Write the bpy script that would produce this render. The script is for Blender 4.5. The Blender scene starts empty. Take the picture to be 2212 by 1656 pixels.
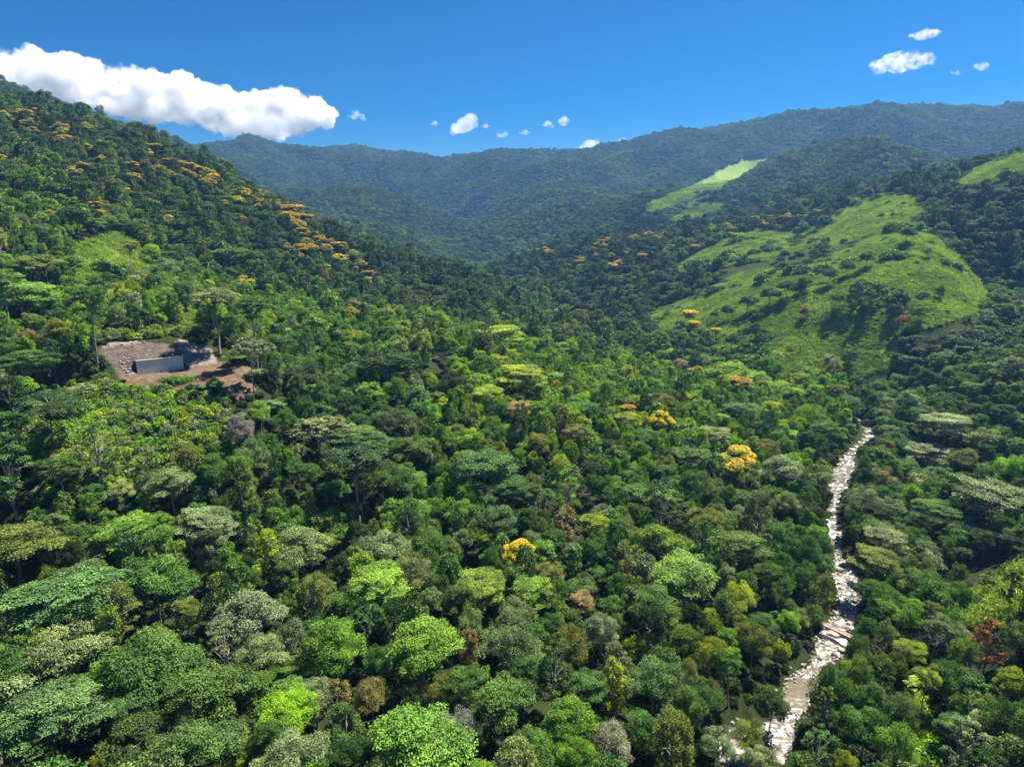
import bpy, math, random
import numpy as np
from mathutils import Vector

sc = bpy.context.scene
col = sc.collection
R = math.radians

# ------------------------------------------------------------------ camera
F, U0, V0, PITCH, S, ZC = 1468.0, 1106.0, 828.0, R(12), 1.4, 150.0   # focal length / centre in 2212-wide picture units
cam_d = bpy.data.cameras.new('camera'); cam = bpy.data.objects.new('camera', cam_d); col.objects.link(cam)
cam.location = (0, 0, ZC); cam.rotation_euler = (R(90) - PITCH, 0, 0)
cam_d.sensor_fit = 'HORIZONTAL'; cam_d.angle = 2 * math.atan(U0 / F); cam_d.clip_start = 0.5; cam_d.clip_end = 60000
sc.camera = cam

# ------------------------------------------------------------------ sky and sun
SUN_AZ, SUN_EL = R(49), R(59)
world = bpy.data.worlds.new('World'); sc.world = world; world.use_nodes = True
wn = world.node_tree; bg = wn.nodes['Background']
sky = wn.nodes.new('ShaderNodeTexSky'); sky.sky_type = 'NISHITA'; sky.sun_disc = False
sky.sun_elevation = SUN_EL; sky.sun_rotation = SUN_AZ; sky.altitude = 900; sky.air_density = 1.0; sky.dust_density = 0.7; sky.ozone_density = 3.5
hs = wn.nodes.new('ShaderNodeHueSaturation'); hs.inputs['Saturation'].default_value = 1.45
def vscale(src, k):
    v = wn.nodes.new('ShaderNodeVectorMath'); v.operation = 'SCALE'; v.inputs['Scale'].default_value = k; wn.links.new(src, v.inputs[0]); return v.outputs[0]
gm_ = wn.nodes.new('ShaderNodeGamma'); gm_.inputs['Gamma'].default_value = 1.35
wn.links.new(vscale(sky.outputs[0], .14), gm_.inputs['Color']); wn.links.new(vscale(gm_.outputs[0], 5.9), hs.inputs['Color'])
wn.links.new(hs.outputs[0], bg.inputs[0]); bg.inputs[1].default_value = 0.05
sd = bpy.data.lights.new('sun', 'SUN'); sd.energy = 5.0; sd.angle = R(0.53); sd.color = (1.0, 0.93, 0.81)
sun = bpy.data.objects.new('sun', sd); col.objects.link(sun)
sun_dir = Vector((math.sin(SUN_AZ) * math.cos(SUN_EL), math.cos(SUN_AZ) * math.cos(SUN_EL), math.sin(SUN_EL)))
sun.rotation_euler = sun_dir.to_track_quat('Z', 'Y').to_euler(); sun.location = sun_dir * 400 + Vector((0, 300, 200))
sc.view_settings.view_transform = 'Standard'; sc.view_settings.look = 'None'; sc.view_settings.exposure = 1.38; sc.view_settings.gamma = 1
sc.render.engine = 'CYCLES'
cy = sc.cycles
cy.max_bounces = 24; cy.diffuse_bounces = 1; cy.glossy_bounces = 1; cy.transmission_bounces = 2; cy.volume_bounces = 24; cy.transparent_max_bounces = 6
cy.caustics_reflective = False; cy.caustics_refractive = False; cy.use_denoising = True; cy.denoiser = 'OPENIMAGEDENOISE'; cy.denoising_prefilter = 'ACCURATE'
cy.use_adaptive_sampling = True; cy.adaptive_threshold = 0.02

# ------------------------------------------------------------------ geometry of the place
def ratio(v):
    dy = -(v - V0) / F
    return (-math.sin(PITCH) + dy * math.cos(PITCH)) / (math.cos(PITCH) + dy * math.sin(PITCH))
def xfac(u, v):
    dy = -(v - V0) / F
    return ((u - U0) / F) / (math.cos(PITCH) + dy * math.sin(PITCH))
def FD(D): return D if D < 800 else 800+(D-800)*1.8      # the survey's far distances in real proportion
def pt(u, v, D, h=0.0):                      # a sight line from the camera point, at forward distance D, h below it
    D = FD(D); return (xfac(u, v) * D, D, ratio(v) * D - h)
def project(X, Y, Z):                        # metres -> picture units
    Zr = Z - ZC
    f = Y * math.cos(PITCH) - Zr * math.sin(PITCH)
    f = np.where(f < 1e-3, 1e-3, f)
    up = Y * math.sin(PITCH) + Zr * math.cos(PITCH)
    return U0 + F * X / f, V0 - F * up / f, f

CT = [  # sight line (u, v), forward distance, canopy height above ground: surveyed points of the relief
 (1106,1656,75,17),(600,1656,75,17),(100,1656,76,17),(1400,1656,82,17),(0,1400,100,17),(300,1450,96,17),(800,1450,98,17),(1200,1450,100,17),(1350,1600,86,17),
 (0,1200,130,17),(300,1200,132,17),(600,1250,126,17),(1000,1250,128,17),(1400,1300,130,16),(1500,1500,104,16),(1620,1350,134,13),(1550,1100,182,15),(1300,1100,175,16),
 (900,1080,170,16),(600,1080,165,16),(300,1040,165,13),(60,1000,160,15),(1650,1000,236,13),(1720,1120,205,12),(1700,900,300,13),(1400,980,222,15),(1100,950,205,15),(800,950,200,15),
 (1100,850,245,14),(1350,870,275,14),(1500,830,335,14),(1650,850,325,13),(1740,880,330,11),(1300,760,420,13),(1200,700,510,12),(1100,760,340,13),(1000,680,460,12),(800,650,410,12),(700,750,295,13),(900,800,268,12),(938,772,300,1),
 (600,850,210,12),(560,740,270,12),(600,660,360,12),
 # stream bed
 (1640,1640,115,.8),(1700,1540,128,.8),(1815,1390,152,.8),(1830,1280,176,.8),(1795,1150,214,.8),(1810,1050,256,.8),(1840,975,298,.8),(1860,920,335,.8),
 # right bank
 (1900,1300,150,11),(1950,1500,112,11),(2100,1620,92,12),(1995,1580,117,0),(2190,1250,148,0),(2130,1310,152,0),(2080,1225,185,4),(2000,1150,192,13),(2120,1120,200,13),(2100,1030,228,13),(2150,900,285,13),(2000,900,305,13),
 (1920,1000,285,13),(2100,800,345,12),(2200,750,335,12),(1900,850,390,11),(2200,1000,235,13),(2200,1400,118,8),
 # meadow hill
 (1890,770,430,1),(1750,790,440,1),(1600,760,470,2),(1450,690,600,2),(1550,680,560,1),(1700,650,520,1),(1800,700,470,1),(1900,650,470,1),(1850,560,575,1),(1700,585,590,1),(2000,505,560,1),(2110,625,470,1),(2050,690,432,1),
 (2150,615,545,10),(2180,450,600,14),(2212,330,680,6),(2100,430,640,12),(2000,397,760,8),(1900,425,770,3),(1800,450,815,9),(2200,620,470,13),(2180,690,420,12),
 (1700,457,850,12),(1600,470,865,12),(1500,485,880,12),(1350,500,895,12),(1250,510,930,12),(1090,557,970,12),(1300,600,780,12),(1300,670,680,12),(1500,590,720,6),(1600,535,760,2),(1750,515,740,2),(1420,560,790,12),(1250,690,645,11),
 # road cut
 (345,803,226,0),(320,750,243,0),(225,750,243,0),(440,762,238,0),(480,800,226,0),(540,808,224,0),(500,850,210,1),(400,900,193,5),(280,860,203,3),(250,950,183,4),(450,960,182,8),(130,900,170,12),(60,770,205,13),(255,703,262,0),(330,706,260,1),(160,700,258,8),
 (450,640,290,8),(130,600,300,9),(0,500,330,12),(0,378,400,12),(250,475,400,10),(300,580,350,6),(420,570,420,11),(560,600,425,11),(0,640,260,12),
 # left hill
 (330,420,520,14),(450,480,500,14),(600,560,490,13),(150,300,575,14),(0,300,560,14),(0,207,680,14),(150,228,685,14),(270,264,690,14),(400,320,700,14),(560,402,700,14),(700,477,710,14),(850,532,740,13),(1050,587,780,12),(1150,647,720,12),
 (500,430,580,14),(750,560,600,13),(900,600,600,12),
 (0,190,1100,14),(100,217,1090,14),(190,250,1080,14),
 # far mountains
 (400,314,2000,12),(560,302,2050,12),(700,320,2050,12),(850,334,2100,12),(950,347,2100,12),(990,354,2200,12),(1060,347,1900,12),(1200,339,1900,12),(1350,322,1900,12),(1470,287,1900,12),(1560,282,1900,12),(1680,262,1850,12),(1800,242,1800,12),(1950,217,1750,12),(2212,207,1700,12),
 (1200,400,1600,12),(1100,450,1500,12),(1640,342,1250,4),(1850,307,1250,12),(2100,332,1200,12),(1400,437,1150,4),(1500,392,1200,4),(1900,400,1080,12),(1700,430,1000,12),(2100,382,1000,12),
 (760,371,1820,70),(880,411,1780,70),(650,382,1820,70),(980,485,1650,50),(1640,332,1520,80),(1850,297,1520,80),(2100,322,1470,80),(1400,428,1420,55),(1500,383,1470,70),(1250,503,1090,45),(1500,478,1060,45),(1700,450,1030,45),(1350,493,1080,45),(560,393,900,60),(700,469,900,55),(850,525,930,45),(400,311,920,60),(250,255,900,55),
 (650,392,1500,12),(760,382,1500,12),(880,422,1450,12),(1000,502,1400,12),(1020,547,1200,12),(700,450,1250,12),(850,490,1150,12),(1250,440,1350,12),
]
ctrl = [pt(*c) for c in CT]
ctrl += [(165,420,-91),(120,500,-90),(85,600,-88),(78,690,-86),(40,790,-83),(-35,890,-80),(-80,1100,-74),(-90,1500,-50)]                 # valley axis upstream
ctrl += [(-420,1000,40),(-240,1080,-10),(-900,2100,210),(-1600,4300,300),(0,4300,260),(1600,4000,360),(2600,3700,400)]
for a, prof in ((-75,(-60,10,110,220,200)),(-115,(-80,-40,80,200,200)),(75,(-70,10,120,280,220)),(115,(-85,-40,90,220,200)),(-180,(-105,-120,-100,100,200)),(180,(-105,-120,-100,100,200))):
    for r, z in zip((100,350,1200,3400,6200), prof): ctrl.append((r*math.sin(R(a)), r*math.cos(R(a)), z))
for a in range(-45, 50, 15): ctrl.append((6200*math.sin(R(a)), 6200*math.cos(R(a)), 200))
for a in range(-180, 181, 30): ctrl.append((45*math.sin(R(a)), 45*math.cos(R(a)), -88 + 6*math.cos(R(a))))
ctrl = np.array(ctrl)
KTH = 1.7
def polar(X, Y): return np.stack([np.arctan2(X, Y) * KTH, np.log(np.hypot(X, Y) + 1e-6)], -1)
def tps(d2): return 0.5 * d2 * np.log(d2 + 1e-12)
cq = polar(ctrl[:,0], ctrl[:,1]); cz = ctrl[:,2].copy()
for i in range(len(ctrl)):                       # both ends of the turn share angle +-180
    if ctrl[i,1] < 0 and abs(ctrl[i,0]) < 1e-3: cq[i,0] = abs(cq[i,0]) * (1 if i % 2 else -1)
n = len(ctrl)
A = np.zeros((n+3, n+3)); A[:n,:n] = tps(((cq[:,None]-cq[None])**2).sum(-1)) + 2e-4*np.eye(n)
A[:n,n] = 1; A[:n,n+1:] = cq; A[n,:n] = 1; A[n+1:,:n] = cq.T
wts = np.linalg.solve(A, np.r_[cz, 0, 0, 0])

def hash2(i, j, seed):
    h = (i.astype(np.int64)*374761393 + j.astype(np.int64)*668265263 + seed*1274126177) & 0x7fffffff
    h = ((h ^ (h >> 13)) * 1274126177) & 0x7fffffff
    return ((h ^ (h >> 16)) & 0xffff) / 65535.0
def vnoise(x, y, seed=0):
    i = np.floor(x); j = np.floor(y); fx = x-i; fy = y-j; fx = fx*fx*(3-2*fx); fy = fy*fy*(3-2*fy)
    a, b, c, d = hash2(i,j,seed), hash2(i+1,j,seed), hash2(i,j+1,seed), hash2(i+1,j+1,seed)
    return (a*(1-fx)+b*fx)*(1-fy) + (c*(1-fx)+d*fx)*fy
def fbm(x, y, o=4, seed=0):
    t = 0; a = .5
    for k in range(o): t = t + a*vnoise(x*2**k, y*2**k, seed+k); a *= .5
    return t
def sstep(a, b, x):
    t = np.clip((x-a)/(b-a), 0, 1); return t*t*(3-2*t)

def path3(pts, n):                              # smooth path through points
    p = np.array(pts, float); t = np.linspace(0, len(p)-1, n); i = np.clip(t.astype(int), 0, len(p)-2); f = (t-i)[:,None]
    q = np.vstack([2*p[0]-p[1], p, 2*p[-1]-p[-2]]); p0, p1, p2, p3 = q[i], q[i+1], q[i+2], q[i+3]
    return .5*((2*p1)+(-p0+p2)*f+(2*p0-5*p1+4*p2-p3)*f*f+(-p0+3*p1-3*p2+p3)*f**3)
def base(p): return [p[0]*S, p[1]*S, p[2]*S]
riv = [[70,20,-104]] + [list(pt(u,v,D,0)) for u,v,D in ((1625,1700,104),(1668,1640,115),(1716,1540,128),(1766,1455,140),(1812,1390,152),(1832,1290,174),(1812,1220,193),(1797,1150,214),(1808,1060,252),(1836,985,293),(1866,915,337))] + [[165,420,-91],[120,500,-90],[85,600,-88],[78,690,-86]]
for k in range(1, len(riv)): riv[k][2] = max(riv[k][2], riv[k-1][2] + .05)
RIV = path3([base(p) for p in riv], 260)
RIVW = 3.9 + 1.1*np.sin(np.linspace(0, 22, 260)) + 1.2*np.sin(np.linspace(0, 61, 260)+1)
RIVW[22:64] += 1.0

# the retaining wall of the road cut and its own axes: along (t), out of the face (nn)
WL = np.array(base(pt(297,808,222))); WR = np.array(base(pt(397,798,232)))
WZ = (WL[2]+WR[2])/2
WC = (WL+WR)/2; WT = (WR-WL)[:2]; WLEN = float(np.hypot(*WT)); WT = WT/WLEN; WN = np.array([WT[1], -WT[0]]); WH = 6.3
def site_rel(a, m):
    """height of the graded ground above the wall foot, a along the wall, m out of its face"""
    side = np.interp(m, [-60,-34,-25,-18.5,-9,2,13,30], [17,15.5,12.7,12.4,7.6,0.4,-.3,-11])
    back = np.interp(m, [-60,-34,-25,-18.5,-13,-10.5,-5.5,-4.2,-2.4,13,30], [17,15.5,12.7,12.4,9.4,9.0,6.5,6.15,0,-.3,-11])
    ramp = np.interp(m, [-60,-34,-25,-14,0,6,13,30], [17,15,12.5,9.5,2.0,.3,-.3,-11])
    w = sstep(WLEN/2+.2, WLEN/2+1.0, np.abs(a))
    o = np.where(a > 0, side*(1-sstep(12,20,a))+ramp*sstep(12,20,a), side)
    return back*(1-w) + o*w
def H(X, Y):
    X = np.asarray(X, float); Y = np.asarray(Y, float); sh = X.shape; x = X.ravel(); y = Y.ravel(); out = np.empty_like(x)
    for s in range(0, len(x), 40000):
        q = polar(x[s:s+40000]/S, y[s:s+40000]/S)
        d2 = (q[:,None,0]-cq[None,:,0])**2 + (q[:,None,1]-cq[None,:,1])**2
        out[s:s+40000] = tps(d2) @ wts[:n] + wts[n] + q @ wts[n+1:]
    z = out * S
    r = np.hypot(x, y)
    far = sstep(1250, 2900, r)
    gl = 1 - np.abs(2*fbm(x/760+3.1, y/760, 4, 5)-.94)
    z = z + far*(gl-.84)*230 + (1-far)*(fbm(x/60, y/60, 4, 9)-.5)*8*sstep(60,300,r) + far*(fbm(x/170, y/170, 3, 21)-.48)*34
    g2 = 1 - np.abs(2*fbm(x/150+7, y/150, 3, 91)-.88); z = z + (1-far)*sstep(430,640,r)*(g2-.85)*7
    z = z + (1-sstep(900,1200,r))*sstep(400,560,r)*(fbm(x/7, y/7, 2, 51)-.37)*1.6
    # stream bed
    near = (x > -60) & (x < 420) & (y > 0) & (y < 1050)
    idx = np.where(near)[0]
    if len(idx):
        dd = np.full(len(idx), 1e9); kk = np.zeros(len(idx), int)
        for k in range(0, 260, 2):
            d = np.hypot(x[idx]-RIV[k,0], y[idx]-RIV[k,1]) - RIVW[k]; b = d < dd; dd[b] = d[b]; kk[b] = k
        wz = RIV[kk,2]; zi = z[idx]
        bank = wz - 1.2 + np.clip(dd+2.5, 0, None)*.55
        t = sstep(4, 34, dd); z[idx] = np.where(dd < 34, bank*(1-t) + zi*t, zi)
    # graded road cut
    a = (x-WC[0])*WT[0]+(y-WC[1])*WT[1]; m = (x-WC[0])*WN[0]+(y-WC[1])*WN[1]
    g = (1-sstep(25,40,np.abs(a-7)-5))*(1-sstep(10,24,m))*(1-sstep(34,52,-m))
    z = np.where(g > 0, z*(1-g) + (WZ+site_rel(a, m)+(fbm(x/2.2,y/2.2,3,3)-.45)*.5*(np.abs(m)>.8))*g, z)
    return (z + ZC).reshape(sh)

def inpoly(u, v, poly):
    c = np.zeros(u.shape, bool); j = len(poly)-1
    for i in range(len(poly)):
        (xi, yi), (xj, yj) = poly[i], poly[j]
        c ^= ((yi > v) != (yj > v)) & (u < (xj-xi)*(v-yi)/(yj-yi+1e-9)+xi); j = i
    return c
MEADOW = [  # outlines of open grass, with the range of forward distance they lie in
 ([(1405,665),(1440,632),(1500,606),(1600,590),(1690,574),(1760,566),(1840,540),(1900,500),(1960,486),(2015,500),(2065,555),(2122,622),(2135,665),(2060,695),(1995,715),(1940,715),(1935,790),(1840,822),(1700,806),(1600,775),(1530,752),(1545,715),(1490,712),(1430,715),(1402,690)],370,660),
 ([(1455,580),(1520,540),(1580,512),(1640,496),(1700,504),(1770,488),(1800,512),(1740,540),(1660,562),(1560,580),(1480,592)],620,880),
 ([(1780,505),(1795,465),(1850,440),(1900,420),(1970,426),(2000,455),(1960,478),(1880,510),(1800,538)],560,840),
 ([(2050,395),(2120,360),(2240,312),(2240,365),(2120,405)],540,810),
 ([(1390,448),(1480,410),(1555,368),(1620,340),(1664,341),(1605,380),(1535,415),(1450,447),(1408,462)],930,1750),([(1490,442),(1565,440),(1535,470),(1450,480)],930,1500),
 ([(1080,0),(1081,0),(1080,1)],0,1),
 ([(735,618),(830,636),(920,660),(860,672),(770,654)],360,480),
 ([(205,697),(312,692),(312,712),(215,716)],235,290),([(150,525),(260,500),(345,560),(350,640),(250,665),(175,620)],280,420),([(400,655),(455,665),(445,722),(390,722)],240,300),([(20,395),(70,420),(180,470),(160,500),(60,470),(0,430)],330,420),
 ([(2040,1335),(2100,1275),(2230,1215),(2230,1340),(2130,1358)],115,205),([(1945,1480),(2010,1510),(2040,1590),(2035,1680),(1940,1680),(1960,1590)],95,145),
]
SITE = [(212,736),(420,740),(450,756),(475,786),(550,796),(556,815),(548,846),(510,866),(475,836),(420,838),(350,836),(292,840),(268,826),(262,805),(240,785),(220,762)]
def masks(X, Y, Z):
    u, v, f = project(X, Y, Z); D = Y/S; u1, v1 = u, v
    jx = (fbm(X/9, Y/9, 3, 70)-.44)*22; u = u+jx*F/f*.55; v = v+(fbm(X/9, Y/9, 3, 80)-.44)*12*F/f*.45
    m = np.zeros(X.shape)
    for poly, d0, d1 in MEADOW: m[inpoly(u, v, poly) & (D > FD(d0)) & (D < FD(d1))] = 1
    s = inpoly(u, v, SITE) & (D > 190) & (D < 275)
    m[s] = 0
    return m, s.astype(float), u1, v1, f

# ------------------------------------------------------------------ helpers
def put(o, parent=None):
    col.objects.link(o)
    if parent is not None: o.parent = parent
    return o
def tag(o, label=None, cat=None, group=None, kind=None):
    if label: o['label'] = label
    if cat: o['category'] = cat
    if group: o['group'] = group
    if kind: o['kind'] = kind
    return o
def mesh(name, V, Fq, mats, smooth=False, attrs=None, midx=None):
    """V (n,3), Fq (m,3|4) arrays -> mesh; attrs: {name: per-face floats}"""
    me = bpy.data.meshes.new(name); V = np.asarray(V, np.float32); Fq = np.asarray(Fq, np.int32)
    k = Fq.shape[1]; me.vertices.add(len(V)); me.vertices.foreach_set('co', V.ravel())
    me.loops.add(Fq.size); me.loops.foreach_set('vertex_index', Fq.ravel())
    me.polygons.add(len(Fq)); me.polygons.foreach_set('loop_start', np.arange(len(Fq), dtype=np.int32)*k)
    if midx is not None: me.polygons.foreach_set('material_index', np.asarray(midx, np.int32))
    me.polygons.foreach_set('use_smooth', np.broadcast_to(np.asarray(smooth, bool), (len(Fq),)).copy())
    for m in (mats if isinstance(mats, (list, tuple)) else [mats]): me.materials.append(m)
    for a, val in (attrs or {}).items():
        at = me.attributes.new(a, 'FLOAT', 'FACE'); at.data.foreach_set('value', np.asarray(val, np.float32))
    me.update(); me.validate() if False else None
    return me
def tube(P, rad, sides=6):
    P = np.asarray(P, float); rad = np.broadcast_to(np.asarray(rad, float), (len(P),)); t = np.gradient(P, axis=0); t /= np.linalg.norm(t, axis=1, keepdims=True)+1e-9
    ref = np.where(np.abs(t[:,2:3]) > .9, [[1,0,0]], [[0,0,1]]); s = np.cross(t, ref); s /= np.linalg.norm(s, axis=1, keepdims=True)+1e-9; b = np.cross(t, s)
    an = np.linspace(0, 2*np.pi, sides, endpoint=False)
    V = (P[:,None] + rad[:,None,None]*(np.cos(an)[None,:,None]*s[:,None]+np.sin(an)[None,:,None]*b[:,None])).reshape(-1, 3)
    f = []
    for i in range(len(P)-1):
        for j in range(sides):
            k = (j+1) % sides; f.append((i*sides+j, i*sides+k, (i+1)*sides+k, (i+1)*sides+j))
    return V, np.array(f)
def cat(parts):
    V, Fq, o = [], [], 0
    for v, f in parts: V.append(v); Fq.append(np.asarray(f)+o); o += len(v)
    return np.concatenate(V), np.concatenate(Fq)

def nodes(name):
    m = bpy.data.materials.new(name); m.use_nodes = True; nt = m.node_tree
    return m, nt, nt.nodes['Principled BSDF'], nt.nodes['Material Output']
def N(nt, t, **kw):
    nd = nt.nodes.new(t)
    for k, v in kw.items(): setattr(nd, k, v)
    return nd
def noise(nt, scale, detail=4, rough=.6, obj=False):
    c = N(nt, 'ShaderNodeTexCoord'); x = N(nt, 'ShaderNodeTexNoise'); x.inputs['Scale'].default_value = scale; x.inputs['Detail'].default_value = detail; x.inputs['Roughness'].default_value = rough
    nt.links.new(c.outputs['Object'], x.inputs['Vector']); return x.outputs['Fac']
def ramp(nt, fac, stops):
    r = N(nt, 'ShaderNodeValToRGB'); el = r.color_ramp.elements
    while len(el) < len(stops): el.new(.5)
    for e, (p, c) in zip(el, stops): e.position = p; e.color = (*c, 1)
    nt.links.new(fac, r.inputs[0]); return r.outputs[0]
def mix(nt, fac, a, b, mode='MIX'):
    m = N(nt, 'ShaderNodeMix', data_type='RGBA', blend_type=mode)
    for s, val in ((0, fac), (6, a), (7, b)):
        if isinstance(val, (int, float)): m.inputs[s].default_value = val
        elif isinstance(val, tuple): m.inputs[s].default_value = (*val, 1)
        else: nt.links.new(val, m.inputs[s])
    return m.outputs[2]
def math_(nt, op, a, b=None, c=None):
    m = N(nt, 'ShaderNodeMath', operation=op)
    for s, val in enumerate((a, b, c)):
        if val is None: continue
        if isinstance(val, (int, float)): m.inputs[s].default_value = val
        else: nt.links.new(val, m.inputs[s])
    return m.outputs[0]
def attr(nt, name, kind='GEOMETRY', out='Fac'):
    a = N(nt, 'ShaderNodeAttribute', attribute_name=name, attribute_type=kind); return a.outputs[out]
def bump(nt, bs, h, strength, dist):
    b = N(nt, 'ShaderNodeBump'); b.inputs['Strength'].default_value = strength; b.inputs['Distance'].default_value = dist
    nt.links.new(h, b.inputs['Height']); nt.links.new(b.outputs[0], bs.inputs['Normal'])

def leaf_material(name, inst, transl=.24, rough=.5):
    m, nt, bs, out = nodes(name)
    if inst: c = attr(nt, 'tint', 'INSTANCER', 'Color')
    else: c = N(nt, 'ShaderNodeObjectInfo').outputs['Color']
    lv = attr(nt, 'leaf_random'); cv = attr(nt, 'clump_random')
    k = math_(nt, 'MULTIPLY_ADD', cv, .75, .62)
    k = math_(nt, 'MULTIPLY', k, math_(nt, 'MULTIPLY_ADD', lv, .6, .7))
    sc_ = N(nt, 'ShaderNodeVectorMath', operation='SCALE'); nt.links.new(c, sc_.inputs[0]); nt.links.new(k, sc_.inputs['Scale'])
    hsv = N(nt, 'ShaderNodeHueSaturation'); nt.links.new(sc_.outputs[0], hsv.inputs['Color']); nt.links.new(math_(nt, 'MULTIPLY_ADD', math_(nt, 'SUBTRACT', lv, cv), .02, .5), hsv.inputs['Hue'])
    base_c = hsv.outputs[0]
    nt.links.new(base_c, bs.inputs['Base Color']); bs.inputs['Roughness'].default_value = rough; bs.inputs['Specular IOR Level'].default_value = .3
    tr = N(nt, 'ShaderNodeBsdfTranslucent'); nt.links.new(mix(nt, 1.0, base_c, (1.1, 1.15, .4), 'MULTIPLY'), tr.inputs['Color'])
    ms = N(nt, 'ShaderNodeMixShader'); ms.inputs[0].default_value = transl
    nt.links.new(bs.outputs[0], ms.inputs[1]); nt.links.new(tr.outputs[0], ms.inputs[2]); nt.links.new(ms.outputs[0], out.inputs[0])
    return m
M_LEAF = leaf_material('leaves', False); M_LEAFI = leaf_material('leaves_of_the_mass', True)
M_BLOS = leaf_material('blossom_petals', False, .3, .6)
m, nt, bs, _ = nodes('bark'); M_BARK = m
nt.links.new(ramp(nt, noise(nt, 1.6), [(.3, (.13,.115,.09)), (.55, (.3,.28,.24)), (.7, (.45,.43,.39))]), bs.inputs['Base Color']); bs.inputs['Roughness'].default_value = .9
m, nt, bs, _ = nodes('dead_wood'); M_DEAD = m
nt.links.new(mix(nt, .6, ramp(nt, noise(nt, 1.2), [(.3, (.2,.17,.14)), (.65, (.36,.32,.28))]), N(nt, 'ShaderNodeObjectInfo').outputs['Color']), bs.inputs['Base Color']); bs.inputs['Roughness'].default_value = .9

# ------------------------------------------------------------------ ground: one sheet out to the horizon
th = np.r_[np.linspace(-180, -46, 40, endpoint=False), np.linspace(-46, 46, 400, endpoint=False), np.linspace(46, 180, 41)] * math.pi/180
rr = np.r_[np.geomspace(12, 90, 50, endpoint=False), np.geomspace(90, 1000, 430, endpoint=False), np.geomspace(1000, 5200, 190, endpoint=False), np.geomspace(5200, 9000, 20)]
TH, RR = np.meshgrid(th, rr); GX = RR*np.sin(TH); GY = RR*np.cos(TH)
GZ = H(GX, GY)
gm, gs, gu, gv, gf = masks(GX, GY, GZ)
nr, nth = GX.shape
I = np.arange(nr*nth).reshape(nr, nth)
quads = np.stack([I[:-1,:-1], I[:-1,1:], I[1:,1:], I[1:,:-1]], -1).reshape(-1, 4)
m, nt, bs, _ = nodes('forest_floor_grass_and_soil'); M_GROUND = m
n1 = noise(nt, .35, 6, .65); n2 = noise(nt, .03, 5, .6); n3 = noise(nt, 2.2, 5, .7)
floor_c = ramp(nt, n1, [(.3, (.014,.022,.008)), (.55, (.03,.045,.012)), (.75, (.055,.05,.022))])
grass_c = mix(nt, n3, ramp(nt, n2, [(.3, (.14,.22,.02)), (.5, (.2,.3,.03)), (.7, (.28,.37,.05))]), ramp(nt, n1, [(.3, (.1,.17,.018)), (.7, (.24,.33,.045))]))
soil_c = mix(nt, attr(nt, 'bench'), ramp(nt, math_(nt, 'MULTIPLY_ADD', n1, .5, math_(nt, 'MULTIPLY', n3, .5)), [(.36, (.045,.036,.03)), (.5, (.1,.08,.066)), (.62, (.2,.165,.14))]), ramp(nt, math_(nt, 'MULTIPLY_ADD', n1, .5, math_(nt, 'MULTIPLY', n3, .5)), [(.36, (.07,.045,.03)), (.5, (.14,.095,.06)), (.62, (.24,.175,.115))]))
soil_c = mix(nt, attr(nt, 'track'), soil_c, ramp(nt, n3, [(.3, (.16,.135,.115)), (.7, (.3,.26,.22))]))
c = mix(nt, attr(nt, 'grass'), floor_c, grass_c); c = mix(nt, attr(nt, 'soil'), c, soil_c)
nt.links.new(c, bs.inputs['Base Color']); bs.inputs['Roughness'].default_value = .95; bs.inputs['Specular IOR Level'].default_value = .1
bump(nt, bs, n3, .8, .5)
me = mesh('ground', np.stack([GX, GY, GZ], -1).reshape(-1, 3), quads[:, ::-1], M_GROUND, True)
sa = (GX-WC[0])*WT[0]+(GY-WC[1])*WT[1]; sm = (GX-WC[0])*WN[0]+(GY-WC[1])*WN[1]
trk = np.where((sm < -18.3) & (sm > -26), 1, 0); trk = np.maximum(trk, ((sa > WLEN/2+2) & (sm < 2) & (sm > -26)).astype(int))
for nm, val in (('grass', gm), ('soil', gs), ('bench', sstep(-1, 4, sm)), ('track', trk)):
    at = me.attributes.new(nm, 'FLOAT', 'POINT'); at.data.foreach_set('value', val.ravel().astype(np.float32))
ground = tag(put(bpy.data.objects.new('ground', me)), kind='structure')

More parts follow.
